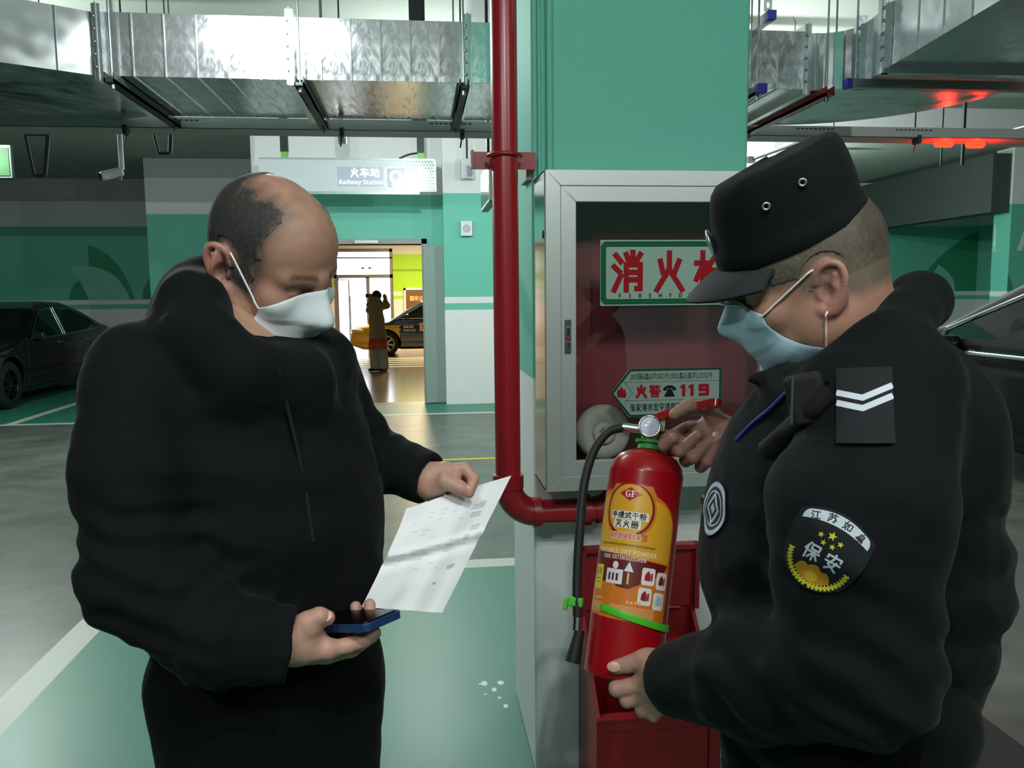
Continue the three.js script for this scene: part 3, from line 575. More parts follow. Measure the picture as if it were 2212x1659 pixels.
// ---------- hydrant cabinet ----------
{
  const t = thing('hydrant_cabinet', 'aluminium framed fire hydrant cabinet with dark red glass mounted on the column', 'cabinet');
  const x0 = .338, x1 = 1.022, y0 = .96, y1 = 1.826, zf = -2.15, zb = -2.372, fw = .083;
  put('shell', merge([span(x0, x0 + .004, y0, y1, zf - .02, zb), span(x1 - .004, x1, y0, y1, zf - .02, zb), span(x0, x1, y1 - .004, y1, zf - .02, zb), span(x0, x1, y0, y0 + .004, zf - .02, zb)]), M.polished, t);
  put('lining', merge([span(x0 + .006, x1 - .006, y0 + .006, y1 - .006, zb + .004, zb + .008), span(x0 + .005, x0 + .008, y0 + .005, y1 - .005, zf - .02, zb), span(x1 - .008, x1 - .005, y0 + .005, y1 - .005, zf - .02, zb), span(x0 + .005, x1 - .005, y0 + .005, y0 + .008, zf - .02, zb)]), std(0x7a2a34, .6), t);
  put('keyhole', new THREE.SphereGeometry(.012, 8, 6).scale(.15, 1, .3).translate(x0 - .001, 1.66, -2.19), std(0x5a1010, .5), t);
  const member = (pts) => { const s = new THREE.Shape(pts.map((p) => new THREE.Vector2(...p))); return new THREE.ExtrudeGeometry(s, { depth: .02, bevelEnabled: true, bevelThickness: .0015, bevelSize: .0015, bevelSegments: 1 }).translate(0, 0, zf - .021); };
  const half = (a, b) => [a, b];
  const g = .0012, w1 = fw * .5;
  for (const [n, o, i, pr] of [['outer', 0, w1, 0], ['inner', w1, fw, -.003]]) {
    put('door_stile', member([[x0 + o + g, y0 + o + g], [x0 + i - g, y0 + i + g], [x0 + i - g, y1 - i - g], [x0 + o + g, y1 - o - g]]).translate(0, 0, pr), M.alu, t);
    put('door_stile', member([[x1 - o - g, y0 + o + g], [x1 - o - g, y1 - o - g], [x1 - i + g, y1 - i - g], [x1 - i + g, y0 + i + g]]).translate(0, 0, pr), M.alu, t);
    put('door_rail', member([[x0 + o + g, y1 - o - g], [x0 + i + g, y1 - i + g], [x1 - i - g, y1 - i + g], [x1 - o - g, y1 - o - g]]).translate(0, 0, pr), M.alu, t);
    put('door_rail', member([[x0 + o + g, y0 + o + g], [x1 - o - g, y0 + o + g], [x1 - i - g, y0 + i - g], [x0 + i + g, y0 + i - g]]).translate(0, 0, pr), M.alu, t);
  }
  put('glass_pane', span(x0 + fw - .004, x1 - fw + .004, y0 + fw - .004, y1 - fw + .004, zf - .012, zf - .016), phys(0xffffff, .03, { transmission: 1, thickness: 0, ior: 1.6, specularIntensity: 1 }), t);
  const lk = put('latch', box(.017, .092, .006, .398, 1.386, zf - .001, .002), std(0x70787a, .35, .9), t);
  put('latch_button', merge([box(.012, .022, .005, .398, 1.402, zf + .003, .002), box(.012, .014, .005, .398, 1.366, zf + .003, .002)]), M.chrome, lk);
  put('latch_mark', box(.009, .008, .003, .398, 1.384, zf + .003), std(0xa01820, .5), lk);
  const coil = new THREE.TorusGeometry(.052, .03, 14, 36).scale(1, 1, .8).translate(.523, 1.10, -2.28);
  tag(put('fire_hose', merge([coil, new THREE.TorusGeometry(.022, .012, 10, 24).translate(.523, 1.10, -2.26)]), std(0xa8aa9c, .9)), 'pale rolled fire hose behind the cabinet glass at lower left', 'hose');
  // the two plates stuck on the glass
  const s1 = canvas(1200, 534, (g, w, h) => {
    const gr = '#1e6b46'; g.fillStyle = '#a9c3b4'; g.fillRect(0, 0, w, h);
    g.lineJoin = 'round'; g.strokeStyle = gr; g.lineWidth = 34; g.beginPath(); g.roundRect(26, 34, w - 52, h - 66, 34); g.stroke();
    g.strokeStyle = '#0d3a26'; g.lineWidth = 6; g.beginPath(); g.roundRect(8, 16, w - 16, h - 30, 42); g.stroke(); g.beginPath(); g.roundRect(44, 52, w - 88, h - 102, 24); g.stroke();
    for (const [c, x] of [['消', 104], ['火', 448], ['栓', 806]]) han(g, c, x, 92, 330, 46, '#b21a26', .83);
    g.fillStyle = '#12221c'; g.font = 'bold 50px sans-serif'; g.textAlign = 'center';
    [...'FIREHYDRANT'].forEach((c, i) => g.fillText(c, 166 + i * 86, 472));
  });
  const p1 = put('sign_plate', box(.392, .176, .0015, .6845, 1.555, zf - .0105), std(0xffffff, .22, .35, { map: s1 }), t, 'green edged plate with big red hydrant lettering');
  const s2 = canvas(1200, 516, (g, w, h) => {
    g.fillStyle = '#9fb0a8'; g.fillRect(0, 0, w, h); g.strokeStyle = '#1d5138'; g.lineWidth = 26; g.lineJoin = 'miter';
    g.beginPath(); g.moveTo(12, h * .5); g.lineTo(205, 14); g.lineTo(w - 14, 14); g.lineTo(w - 14, h - 14); g.lineTo(205, h - 14); g.closePath(); g.stroke();
    g.lineWidth = 5; g.strokeStyle = '#3d5c50'; g.beginPath(); g.moveTo(130, 142); g.lineTo(w - 20, 142); g.moveTo(150, 338); g.lineTo(w - 20, 338); g.moveTo(130, 124); g.lineTo(232, 258); g.lineTo(120, 395); g.stroke();
    han(g, '2003国认监认字(002)号(2003)监认(国)字(L0372)号', 205, 48, 70, 6, '#33463f', .50, .08);
    han(g, '张家港市宏宇消防器材有限公司', 205, 372, 84, 8, '#1c2c26', .66, .14);
    han(g, '火', 265, 178, 128, 30, '#a5202c', .95); han(g, '警', 412, 178, 128, 17, '#a5202c', .95);
    g.fillStyle = '#14211d'; g.beginPath(); g.moveTo(560, 215); g.quadraticCurveTo(632, 150, 704, 215); g.lineTo(700, 238); g.lineTo(664, 238); g.lineTo(660, 216); g.lineTo(604, 216); g.lineTo(600, 238); g.lineTo(564, 238); g.closePath(); g.fill();
    g.beginPath(); g.moveTo(612, 220); g.lineTo(652, 220); g.lineTo(692, 306); g.lineTo(572, 306); g.closePath(); g.fill();
    g.fillStyle = '#a5202c';
    for (const x of [745, 835]) { g.beginPath(); g.moveTo(x, 200); g.lineTo(x + 24, 176); g.lineTo(x + 60, 176); g.lineTo(x + 60, 306); g.lineTo(x + 22, 306); g.lineTo(x + 22, 218); g.lineTo(x, 218); g.fill(); }
    g.lineWidth = 38; g.strokeStyle = '#a5202c'; g.lineJoin = 'round'; g.beginPath(); g.moveTo(1045, 238); g.lineTo(965, 238); g.lineTo(965, 194); g.lineTo(1045, 194); g.lineTo(1045, 288); g.lineTo(950, 288); g.stroke();
    g.beginPath(); g.moveTo(70, 300); g.quadraticCurveTo(50, 240, 84, 205); g.lineTo(92, 228); g.quadraticCurveTo(104, 200, 104, 178); g.quadraticCurveTo(128, 200, 132, 226); g.lineTo(142, 205); g.quadraticCurveTo(178, 262, 158, 306); g.closePath(); g.fill();
  });
  const sh = new THREE.Shape([[.519, 1.2285], [.569, 1.294], [.833, 1.294], [.833, 1.16], [.569, 1.16]].map((p) => new THREE.Vector2(...p)));
  const pg = new THREE.ExtrudeGeometry(sh, { depth: .0012, bevelEnabled: false }).translate(0, 0, zf - .011);
  const uv = pg.attributes.uv, pp = pg.attributes.position; for (let i = 0; i < uv.count; i++) uv.setXY(i, (pp.getX(i) - .519) / .314, (pp.getY(i) - 1.16) / .134);
  put('sign_plate', pg, std(0xffffff, .25, .35, { map: s2 }), t, 'arrow shaped silver plate with the fire alarm number');
}
// ---------- extinguisher ----------
function makeExtinguisher(label, full) {                  // stands on y = 0, label towards +z
  const t = thing('fire_extinguisher', label, 'fire extinguisher');
  const R = .0665, H = .398;
  const pr = [[.0, .004], [.05, .004], [.058, 0], [R - .003, 0], [R, .004], [R, .028], [R - .0015, .031], [R, .034], [R, .352], [R + .0005, .355], [R - .0005, .358], [R - .004, .372], [R - .014, .386], [R - .03, .395], [.02, .399], [.018, .403], [0, .403]].map((p) => new THREE.Vector2(...p));
  put('cylinder', new THREE.LatheGeometry(pr, 64), phys(0xa00d18, .32, { clearcoat: .25, clearcoatRoughness: .12, specularIntensity: .6 }), t);
  const lab = canvas(900, 1120, (g, w, h) => {
    g.fillStyle = '#a00d18'; g.fillRect(0, 0, w, h);
    const Y = '#e3a62a', O = '#dd7a20';
    g.fillStyle = O; g.beginPath(); g.moveTo(0, h - 40); g.lineTo(0, 150); g.quadraticCurveTo(20, 60, 190, 60); g.lineTo(230, 12); g.lineTo(w - 300, 12); g.lineTo(w - 250, 90); g.quadraticCurveTo(w - 60, 150, w - 20, 320); g.lineTo(w - 20, h - 40); g.quadraticCurveTo(w / 2, h + 10, 0, h - 40); g.fill();
    g.fillStyle = Y; g.beginPath(); g.moveTo(0, 560); g.lineTo(0, 190); g.quadraticCurveTo(60, 100, 170, 110); g.lineTo(w - 230, 130); g.quadraticCurveTo(w - 60, 180, w - 34, 330); g.lineTo(w - 40, 620); g.lineTo(0, 560); g.fill();
    g.fillStyle = O; g.beginPath(); g.ellipse(400, 225, 262, 242, 0, 0, 7); g.fill(); g.fillStyle = '#7c1a18'; g.beginPath(); g.ellipse(400, 222, 242, 226, 0, 0, 7); g.fill(); g.fillStyle = Y; g.beginPath(); g.ellipse(400, 218, 220, 208, 0, 0, 7); g.fill();
    g.fillStyle = '#a00d18'; g.fillRect(120, 0, 620, 10);
    g.fillStyle = '#c01a2a'; g.beginPath(); g.moveTo(290, 92); g.lineTo(400, 38); g.lineTo(510, 92); g.lineTo(400, 148); g.fill(); g.fillStyle = '#fff'; g.font = 'bold 74px serif'; g.textAlign = 'center'; g.fillText('GF', 400, 117);
    g.fillStyle = '#ece4dc'; g.fillRect(222, 236, 372, 66); g.fillRect(262, 306, 268, 70);
    han(g, '手提式干粉', 232, 242, 54, 8, '#2a2422', 1.15, .12); han(g, '灭火器', 284, 312, 58, 9, '#2a2422', 1.1, .25);
    g.font = 'bold 62px sans-serif'; g.lineWidth = 12; g.strokeStyle = '#f6cdbf'; g.strokeText('MFZ/ABC4', 385, 462); g.fillStyle = '#c9554c'; g.fillText('MFZ/ABC4', 385, 462); han(g, '型', 552, 412, 52, 8, '#c9554c');
    g.fillStyle = '#7c6a14'; for (let i = 0; i < 28; i++) g.fillRect(130 + i * 20, 500 + (i % 3), 14, 20);
    g.fillStyle = '#6a1d1c'; g.beginPath(); g.moveTo(0, 570); g.lineTo(w - 40, 632); g.lineTo(w - 90, 690); g.lineTo(w - 420, 860); g.lineTo(380, 850); g.lineTo(330, 820); g.lineTo(0, 830); g.fill();
    g.fillStyle = '#f3d7d2'; g.font = 'bold 54px sans-serif'; g.fillText('PORTABLE DRY POWDER', 400, 585); g.font = 'bold 46px sans-serif'; g.fillText('FIRE EXTINGUISHER', 400, 632);
    g.fillStyle = '#e6c63c'; g.beginPath(); g.roundRect(52, 690, 150, 200, 16); g.fill(); g.fillStyle = '#a8951e'; g.fillRect(76, 720, 40, 60); g.fillRect(140, 720, 40, 50); g.fillRect(76, 800, 100, 10); g.fillRect(76, 830, 100, 10);
    g.fillStyle = '#ece3e8'; g.fillRect(250, 712, 170, 118); g.beginPath(); g.arc(340, 680, 30, 0, 7); g.fill(); g.beginPath(); g.moveTo(470, 640); g.lineTo(515, 720); g.lineTo(425, 720); g.fill(); g.fillStyle = '#5a2a34'; for (const x of [275, 315, 355]) g.fillRect(x, 745, 22, 60);
    g.fillStyle = '#e6c63c'; g.fillRect(462, 730, 18, 90);
    for (const [x, y, c] of [[590, 668, '#b3202a'], [735, 690, '#8a2228'], [575, 828, '#a02430'], [722, 852, '#bcc6c8']]) { g.fillStyle = '#f0e8e4'; g.beginPath(); g.roundRect(x, y, 128, 138, 22); g.fill(); g.fillStyle = c; g.beginPath(); g.moveTo(x + 30, y + 100); g.quadraticCurveTo(x + 20, y + 50, x + 62, y + 22); g.quadraticCurveTo(x + 96, y + 60, x + 78, y + 104); g.fill(); g.fillRect(x + 86, y + 40, 18, 60); }
    g.fillStyle = '#f0b48a'; for (let i = 0; i < 4; i++) { g.fillRect(110 + i * 30, 948, 20, 20); g.fillRect(480 + i * 36, 948, 22, 22); }
    g.fillStyle = '#e79a5c'; g.fillRect(60, 990, 190, 80); g.fillRect(320, 990, 430, 86);
  });
  const LA = 2.55, lg = new THREE.CylinderGeometry(R + .0006, R + .0006, .235, 48, 1, true, -LA * .58, LA).translate(0, .212, 0);
  put('label', lg, phys(0xffffff, .35, { map: lab, clearcoat: .5, clearcoatRoughness: .15 }), t, 'yellow and orange printed label');
  put('neck', merge([new THREE.CylinderGeometry(.020, .022, .016, 24).translate(0, .408, 0), new THREE.CylinderGeometry(.027, .027, .006, 24).translate(0, .414, 0)]), std(0x2f9a4a, .45), t, 'green neck ring');
  put('valve', merge([new THREE.CylinderGeometry(.015, .017, .045, 20).translate(0, .436, 0), new THREE.CylinderGeometry(.0085, .0085, .04, 16).rotateZ(Math.PI / 2).translate(-.03, .436, 0), new THREE.CylinderGeometry(.010, .010, .014, 6).rotateZ(Math.PI / 2).translate(-.046, .436, 0)]), std(0xcfd2d0, .25, 1), t);
  const ga = put('gauge', merge([new THREE.CylinderGeometry(.0185, .0185, .014, 28).rotateX(Math.PI / 2).translate(-.004, .438, .027), new THREE.TorusGeometry(.0185, .0022, 8, 28).translate(-.004, .438, .034)]), M.chrome, t);
  put('gauge_dial', new THREE.CylinderGeometry(.0165, .0165, .002, 28).rotateX(Math.PI / 2).translate(-.004, .438, .0345), std(0xc9cbe0, .25), ga);
  put('gauge_glass', new THREE.SphereGeometry(.02, 20, 8, 0, 6.3, 0, .9).rotateX(Math.PI / 2).scale(1, 1, .35).translate(-.004, .438, .0305), phys(0xffffff, .03, { transmission: 1, thickness: 0 }), ga);
  put('seal', merge([span(.015, .023, .436, .462, -.01, .012)]), std(0x9fb488, .5), t, 'pale green seal tab');
  // handles: flat grips that leave the valve to the right
  const grip = (pts, w, h = .003) => { const c = new THREE.CatmullRomCurve3(pts.map((p) => V(p))); const s = new THREE.Shape([[-h, -w], [h, -w], [h, w], [-h, w]].map((p) => new THREE.Vector2(...p))); return new THREE.ExtrudeGeometry(s, { steps: 20, extrudePath: c, bevelEnabled: false }); };
  put('lever', merge([grip([[.002, .456, 0], [.03, .466, .022], [.07, .477, .054], [.104, .484, .082]], .0105, .0062), new THREE.CylinderGeometry(.0108, .0108, .0124, 16).translate(.104, .484, .082)]), phys(0xb01020, .25, { clearcoat: .6 }), t);
  put('carry_handle', grip([[.010, .428, 0], [.035, .432, 0], [.06, .436, 0], [.088, .442, 0]], .0105), phys(0x8c0d18, .3), t);
  put('pin', merge([rod([.004, .452, -.02], [.004, .452, .02], .002), new THREE.TorusGeometry(.009, .0015, 6, 16).translate(.004, .444, .022)]), M.chrome, t);
  const hp = [[-.05, .436, 0], [-.075, .425, .004], [-.097, .39, .008], [-.108, .33, .012], [-.105, .24, .018], [-.096, .14, .022], [-.087, .085, .024]];
  put('hose', tube(hp, .0085, 14, 60), M.rubber, t);
  put('nozzle', merge([rod([-.0875, .088, .024], [-.086, .066, .024], .0095, 16)]), M.chrome, t);
  put('nozzle_tip', new THREE.CylinderGeometry(.0085, .0135, .055, 20).rotateZ(-.09).translate(-.0835, .040, .024), M.rubber, t);
  const band = Array.from({ length: 40 }, (_, i) => { const a = i / 40 * Math.PI * 2; return [(R + .0012) * Math.cos(a) + (Math.cos(a) < -.75 ? (-.75 - Math.cos(a)) * .10 : 0), .105 - .012 * Math.cos(a), (R + .0012) * Math.sin(a)]; });
  const bs = new THREE.Shape([[-.0045, -.0012], [.0045, -.0012], [.0045, .0012], [-.0045, .0012]].map((p) => new THREE.Vector2(...p)));
  const bandCurve = new THREE.CatmullRomCurve3(band.map((p) => V(p)), true);
  { // flat strap: a closed ribbon round the cylinder
    const pos = [], idx = [], n = 120; for (let i = 0; i <= n; i++) { const p = bandCurve.getPointAt((i % n) / n), rr = Math.hypot(p.x, p.z) || 1, nx = p.x / rr, nz = p.z / rr; for (const [dy, dr] of [[-.006, 0], [.006, 0], [.006, .0022], [-.006, .0022]]) pos.push(p.x + nx * dr, p.y + dy, p.z + nz * dr); if (i) for (let k = 0; k < 4; k++) { const a = (i - 1) * 4 + k, b = (i - 1) * 4 + (k + 1) % 4; idx.push(a, b, a + 4, b, b + 4, a + 4); } }
    const G = new THREE.BufferGeometry(); G.setAttribute('position', new THREE.Float32BufferAttribute(pos, 3)); G.setIndex(idx); G.computeVertexNormals();
    put('strap', G, std(0x4ec52c, .4), t, 'bright green plastic strap');
    put('buckle', merge([box(.026, .017, .026, -.095, .113, .018, .003), box(.008, .02, .01, -.112, .106, .018, .002)]), std(0x46b428, .4), t, 'bright green strap buckle');
  }
  return t;
}
{
  const e = makeExtinguisher('red fire extinguisher with yellow label and green strap held up by the uniformed man', true);
  const B = V([0.336, 0.839, -1.311]), T = V([0.414, 1.214, -1.425]), up = T.clone().sub(B).normalize(), toCam = camera.position.clone().sub(B).normalize();
  const zax = toCam.sub(up.clone().multiplyScalar(toCam.dot(up))).normalize(), xax = new THREE.Vector3().crossVectors(up, zax);
  e.position.copy(B); e.quaternion.setFromRotationMatrix(new THREE.Matrix4().makeBasis(xax, up, zax));
  const e2 = e.clone(); e2.name = numbered('fire_extinguisher'); e2.userData = { label: 'second fire extinguisher standing inside the red box, mostly hidden by the sleeve', category: 'fire extinguisher' };
  e2.position.set(.715, .02, -2.235); e2.quaternion.identity(); e2.rotation.y = .25; scene.add(e2);
}
// ---------- red extinguisher box on the floor ----------
{
  const t = thing('extinguisher_box', 'red steel extinguisher box on the floor against the column, lid open', 'box');
  const x0 = .468, x1 = .826, zb = -2.355, zf = -2.105, hb = .535, hf = .31;
  const side = (x) => { const s = new THREE.Shape([[0, 0], [zb - zf, 0], [zb - zf, hb], [zb - zf + .02, hb], [0, hf]].map(([a, b]) => new THREE.Vector2(-a, b))); return new THREE.ExtrudeGeometry(s, { depth: .012, bevelEnabled: false }).rotateY(Math.PI / 2).translate(x, 0, zf); };
  put('side_panel', side(x0), M.redPaint, t); put('side_panel', side(x1 - .012), M.redPaint, t);
  put('back_panel', span(x0, x1, 0, hb, zb, zb + .008), M.redPaint, t);
  put('base', span(x0, x1, 0, .012, zb, zf), M.redPaint, t);
  const fp = put('front_panel', merge([span(x0 + .012, x1 - .012, 0, hf, zf - .010, zf - .002), span(x0 - .001, x0 + .032, 0, hf, zf - .006, zf + .004), span(x1 - .032, x1 + .001, 0, hf, zf - .006, zf + .004), span(x0 + .03, x1 - .03, hf - .03, hf, zf - .006, zf + .003)]), M.redPaint, t);
  put('rim', span(x0 - .001, x1 + .001, hf, hf + .008, zf - .03, zf + .007), M.redPaint, fp);
  const lid = put('lid', merge([box(.367, .205, .012, 0, .1025, 0, .003), span(-.1835, -.1695, 0, .205, 0, .03), span(.1695, .1835, 0, .205, 0, .03), span(-.1835, .1835, .191, .205, 0, .03)]), M.redPaint, t);
  lid.position.set(.65, hb + .004, zb + .012); lid.rotation.x = .03;
  put('hinge', merge([rod([.52, hb + .002, zb + .02], [.58, hb + .002, zb + .02], .006), rod([.72, hb + .002, zb + .02], [.78, hb + .002, zb + .02], .006)]), M.redPaint, t);
  const g = new THREE.ExtrudeGeometry(new THREE.Shape([[0, 0], [.055, -.002], [.02, .04]].map((p) => new THREE.Vector2(...p))), { depth: .001, bevelEnabled: false });
  const tg = tag(put('paper_tag', g, std(0xc9b78d, .8)), 'beige paper tag corner sticking out of the red box', 'tag'); tg.position.set(.765, .452, -2.23); tg.rotation.z = .08;
}
tag(put('floor_shade_slab', span(1.2, 1.94, .002, .012, -1.2, -2.54, .004), std(0x0a0c0c, .8)), 'thin black slab standing in for the shade on the floor behind the uniformed man', 'mat');  // black slab paints the shade lying on the floor here
// ---------- cars ----------
function makeCar(o, label, cat, pos, yaw) {              // x runs from the nose (0) to the tail, z across
  const t = thing(o.name, label, cat, pos); t.rotation.y = yaw;
  const side = polyDist(o.profile), L = o.length, W = o.width / 2;
  const half = (x, y) => { const k = Math.max(0, (y - o.belt) / (o.roof - o.belt)), e = Math.min(1, Math.min(x, L - x) / .55), lo = Math.max(0, .55 - y); return (W - .20 * k - .03 * Math.max(0, y - .6) - lo * .12) * (1 - .20 * (1 - Math.max(0, e)) ** 2); };
  const crease = (x, y) => -.012 * Math.exp(-(((y - o.belt + .16) / .03) ** 2)) - .008 * Math.exp(-(((y - .38) / .04) ** 2));
  const arches = o.wheels.map((x) => [x, o.wr]);
  const body = (x, y, z) => {
    let d = smax(side(x, y) - .03, Math.abs(z) - half(x, y) - crease(x, y), .09);
    for (const [wx, r] of arches) { const c = Math.hypot(x - wx, y - r) - r - .045; if (Math.abs(z) > W - .3) d = smax(d, -c, .02); }
    return d;
  };
  const g = sdfMesh(body, [-.1, .1, -W - .06], [L + .1, o.roof + .1, W + .06], .022, o.paint, 1.9);
  put('body', g, phys(o.paint ? 0xffffff : o.color, o.rough ?? .25, { vertexColors: !!o.paint, clearcoat: o.coat ?? 1, clearcoatRoughness: .05, specularIntensity: o.coat ?? 1 }), t);
  const glass = phys(0x0b1113, .04, { clearcoat: 1, specularIntensity: 1 });
  for (const s of [-1, 1]) for (const win of o.windows) {
    const sh = new THREE.ShapeGeometry(new THREE.Shape(win.map((p) => new THREE.Vector2(...p))), 4), p = sh.attributes.position;
    for (let i = 0; i < p.count; i++) p.setZ(i, s * (half(p.getX(i), p.getY(i)) + .006));
    sh.computeVertexNormals();
    const wm = put('window', sh, new THREE.MeshPhysicalMaterial({ color: 0x0b1113, roughness: .04, side: THREE.DoubleSide }), t);
    const ring = win.map(([x, y]) => [x, y, s * (half(x, y) + .010)]);
    const trim = []; for (let i = 0; i < ring.length; i++) trim.push(rod(ring[i], ring[(i + 1) % ring.length], o.trimR ?? .011, 6));
    put('window_trim', merge(trim), o.trim, wm);
  }
  for (const [a, b, n] of o.screens) {                   // windscreens: quads between two profile points
    const m = .10, q = [], nrm = V(-(b[1] - a[1]), b[0] - a[0], 0).normalize(); if (nrm.y < 0) nrm.negate();
    const p = [[a, 1], [b, 1], [b, -1], [a, -1]].map(([c, s]) => V(c[0], c[1], s * (half(c[0], c[1]) - m)).addScaledVector(nrm, .036));
    const G = new THREE.BufferGeometry().setFromPoints([p[0], p[1], p[2], p[0], p[2], p[3]]); G.computeVertexNormals();
    put(n, G, new THREE.MeshPhysicalMaterial({ color: 0x0c1214, roughness: .05, side: THREE.DoubleSide }), t);
  }
  for (const wx of o.wheels) for (const s of [-1, 1]) {
    const r = o.wr, w = .2, ty = new THREE.LatheGeometry([[r * .64, -w / 2], [r * .9, -w / 2], [r * .98, -w * .36], [r, -w * .2], [r, w * .2], [r * .98, w * .36], [r * .9, w / 2], [r * .64, w / 2]].map((q) => new THREE.Vector2(...q)), 36).rotateX(Math.PI / 2);
    const wh = put('wheel', ty, M.rubber, t); wh.position.set(wx, r, s * (W - .13));
    const sp = [new THREE.TorusGeometry(r * .62, .018, 8, 32).translate(0, 0, s * w * .42), new THREE.CylinderGeometry(.05, .05, .03, 16).rotateX(Math.PI / 2).translate(0, 0, s * w * .38), ];
    for (let i = 0; i < 7; i++) sp.push(box(.035, r * .6, .02, 0, r * .31, s * w * .36).rotateZ(i * Math.PI * 2 / 7));
    put('rim', merge(sp), o.rim, wh); put('hub', new THREE.CylinderGeometry(r * .62, r * .62, .02, 28).rotateX(Math.PI / 2), M.black, wh);
  }
  for (const s of [-1, 1]) {
    put('mirror', new RoundedBoxGeometry(.10, .13, .2, 3, .04).translate(o.mirror[0], o.mirror[1], s * (W + .08)), phys(o.mirrorColor ?? o.color, .3, { clearcoat: 1 }), t);
    for (const [hx, hy] of o.handles) put('door_handle', box(.18, .025, .03, hx, hy, s * (half(hx, hy) + .012), .01), o.trim, t);
    put('headlamp', ellipsoidGeo([.24, o.lampY, s * (half(.24, o.lampY) - .12)], [.24, .075, .16]), phys(0xb9a98a, .08, { clearcoat: 1 }), t);
    put('tail_lamp', box(.16, .13, .3, L - .1, o.tailY, s * (W - .3), .03), phys(0x5a0a0c, .15), t);
    for (const dx of o.seams) { const pts = []; for (let y = .28; y <= o.belt; y += .1) pts.push([dx, y, s * (half(dx, y) + crease(dx, y) + .001)]); put('door_seam', tube(pts, .005, 5), M.black, t); }
  }
  put('grille', box(.06, .13, .95, .0, .33, 0, .03), M.black, t);
  return t;
}
function ellipsoidGeo(c, r) { return new THREE.SphereGeometry(1, 20, 14).scale(...r).translate(...c); }
makeCar({ name: 'sedan', length: 4.95, width: 1.82, roof: 1.46, belt: .93, color: 0x04070c, coat: .5, wr: .335, wheels: [.85, 3.7], rim: std(0x22282a, .35, .8), trim: std(0x9fb0ae, .2, 1),
  profile: [[0, .3], [.03, .58], [.3, .74], [1.2, .9], [1.95, 1.34], [2.5, 1.44], [3.1, 1.42], [3.7, 1.27], [4.3, 1.04], [4.82, .98], [4.95, .72], [4.9, .3], [4.5, .2], [.3, .2]],
  windows: [[[1.42, .93], [2.1, 1.33], [2.55, 1.37], [2.55, .95]], [[2.62, .95], [2.62, 1.37], [3.15, 1.34], [3.75, 1.16], [4.0, 1.0]]],
  screens: [[[1.25, .92], [1.93, 1.33], 'windshield'], [[3.72, 1.25], [4.28, 1.03], 'rear_window']], mirror: [1.5, .97], handles: [[2.4, .84], [3.4, .84]], lampY: .64, tailY: .85, seams: [1.35, 2.6, 3.6] },
'dark sedan parked in the left bay by the leaf mural', 'car', [-6.46, 0, -10.93], Math.PI / 2);
makeCar({ name: 'suv', length: 4.7, width: 1.86, roof: 1.76, belt: 1.04, color: 0x07090a, rough: .5, coat: .25, trimR: .02, wr: .36, wheels: [.9, 3.65], rim: std(0x888c8c, .3, .8), trim: std(0xb8bfb8, .18, 1),
  profile: [[0, .4], [.02, .85], [.25, 1.05], [1.02, 1.18], [2.0, 1.62], [2.7, 1.76], [3.6, 1.74], [4.3, 1.58], [4.65, 1.05], [4.7, .5], [4.5, .26], [.3, .26]],
  windows: [[[1.0, .98], [1.12, 1.17], [2.2, 1.56], [2.7, 1.64], [2.75, .98]], [[2.83, .98], [2.8, 1.64], [3.6, 1.62], [3.95, 1.08]]],
  screens: [[[1.1, 1.2], [1.96, 1.6], 'windshield'], [[4.32, 1.5], [4.62, 1.08], 'rear_window']], mirror: [1.3, 1.06], handles: [[2.6, .92], [3.6, .92]], lampY: .8, tailY: .95, seams: [1.45, 2.79, 3.9] },
'dark parked suv with chrome window trim behind the uniformed man at the right edge', 'car', [5.45, 0, -7.69], -Math.PI / 2).position.set(5.45, 0, -7.69);
{
  const navy = [.012, .018, .034], yel = [.62, .42, .02];
  const t = makeCar({ name: 'taxi', length: 4.5, width: 1.76, roof: 1.46, belt: .90, color: 0x141a26, wr: .315, wheels: [.86, 3.5], rim: std(0xc2c8c6, .25, 1), trim: M.black, mirrorColor: 0x141a26,
    paint: (x, y) => (x < 1.2 && y < .77 ? yel : navy),
    profile: [[0, .3], [.02, .56], [.2, .70], [.95, .83], [1.75, 1.34], [2.2, 1.44], [3.0, 1.42], [3.8, 1.05], [4.4, .98], [4.5, .7], [4.45, .3], [4.2, .2], [.3, .2]],
    windows: [[[1.2, .93], [1.85, 1.31], [2.25, 1.37], [2.25, .93]], [[2.33, .93], [2.33, 1.37], [3.0, 1.34], [3.4, 1.1], [3.5, .95]]],
    screens: [[[1.0, .85], [1.73, 1.33], 'windshield'], [[3.05, 1.4], [3.75, 1.06], 'rear_window']], mirror: [1.4, .98], handles: [[2.1, .82], [3.1, .82]], lampY: .64, tailY: .85, seams: [1.22, 2.3, 3.3] },
  'navy and yellow taxi facing left beyond the steel door', 'taxi', [-1.68, 0, -21.2], 0);
  const tx = canvas(512, 200, (g, w, h) => { g.fillStyle = '#141a26'; g.fillRect(0, 0, w, h); han(g, '如皋出租', 60, 14, 74, 11, '#dfe6ea', .9, .14); g.fillStyle = '#dfe6ea'; g.font = 'bold 84px sans-serif'; g.fillText('87891220', 50, 186); });
  put('door_lettering', box(.42, .165, .004, 1.46, .69, .882), std(0xffffff, .4, 0, { map: tx }), t, 'white taxi lettering and phone number');
  const ad = canvas(256, 160, (g, w, h) => { g.fillStyle = '#efe6e2'; g.fillRect(0, 0, w, h); han(g, '牙科', 14, 24, 110, 15, '#c02a28', 1, .08); });
  put('door_sign', box(.36, .2, .004, 1.88, .72, .885), std(0xffffff, .4, 0, { map: ad }), t, 'white advertising panel on the door');
}

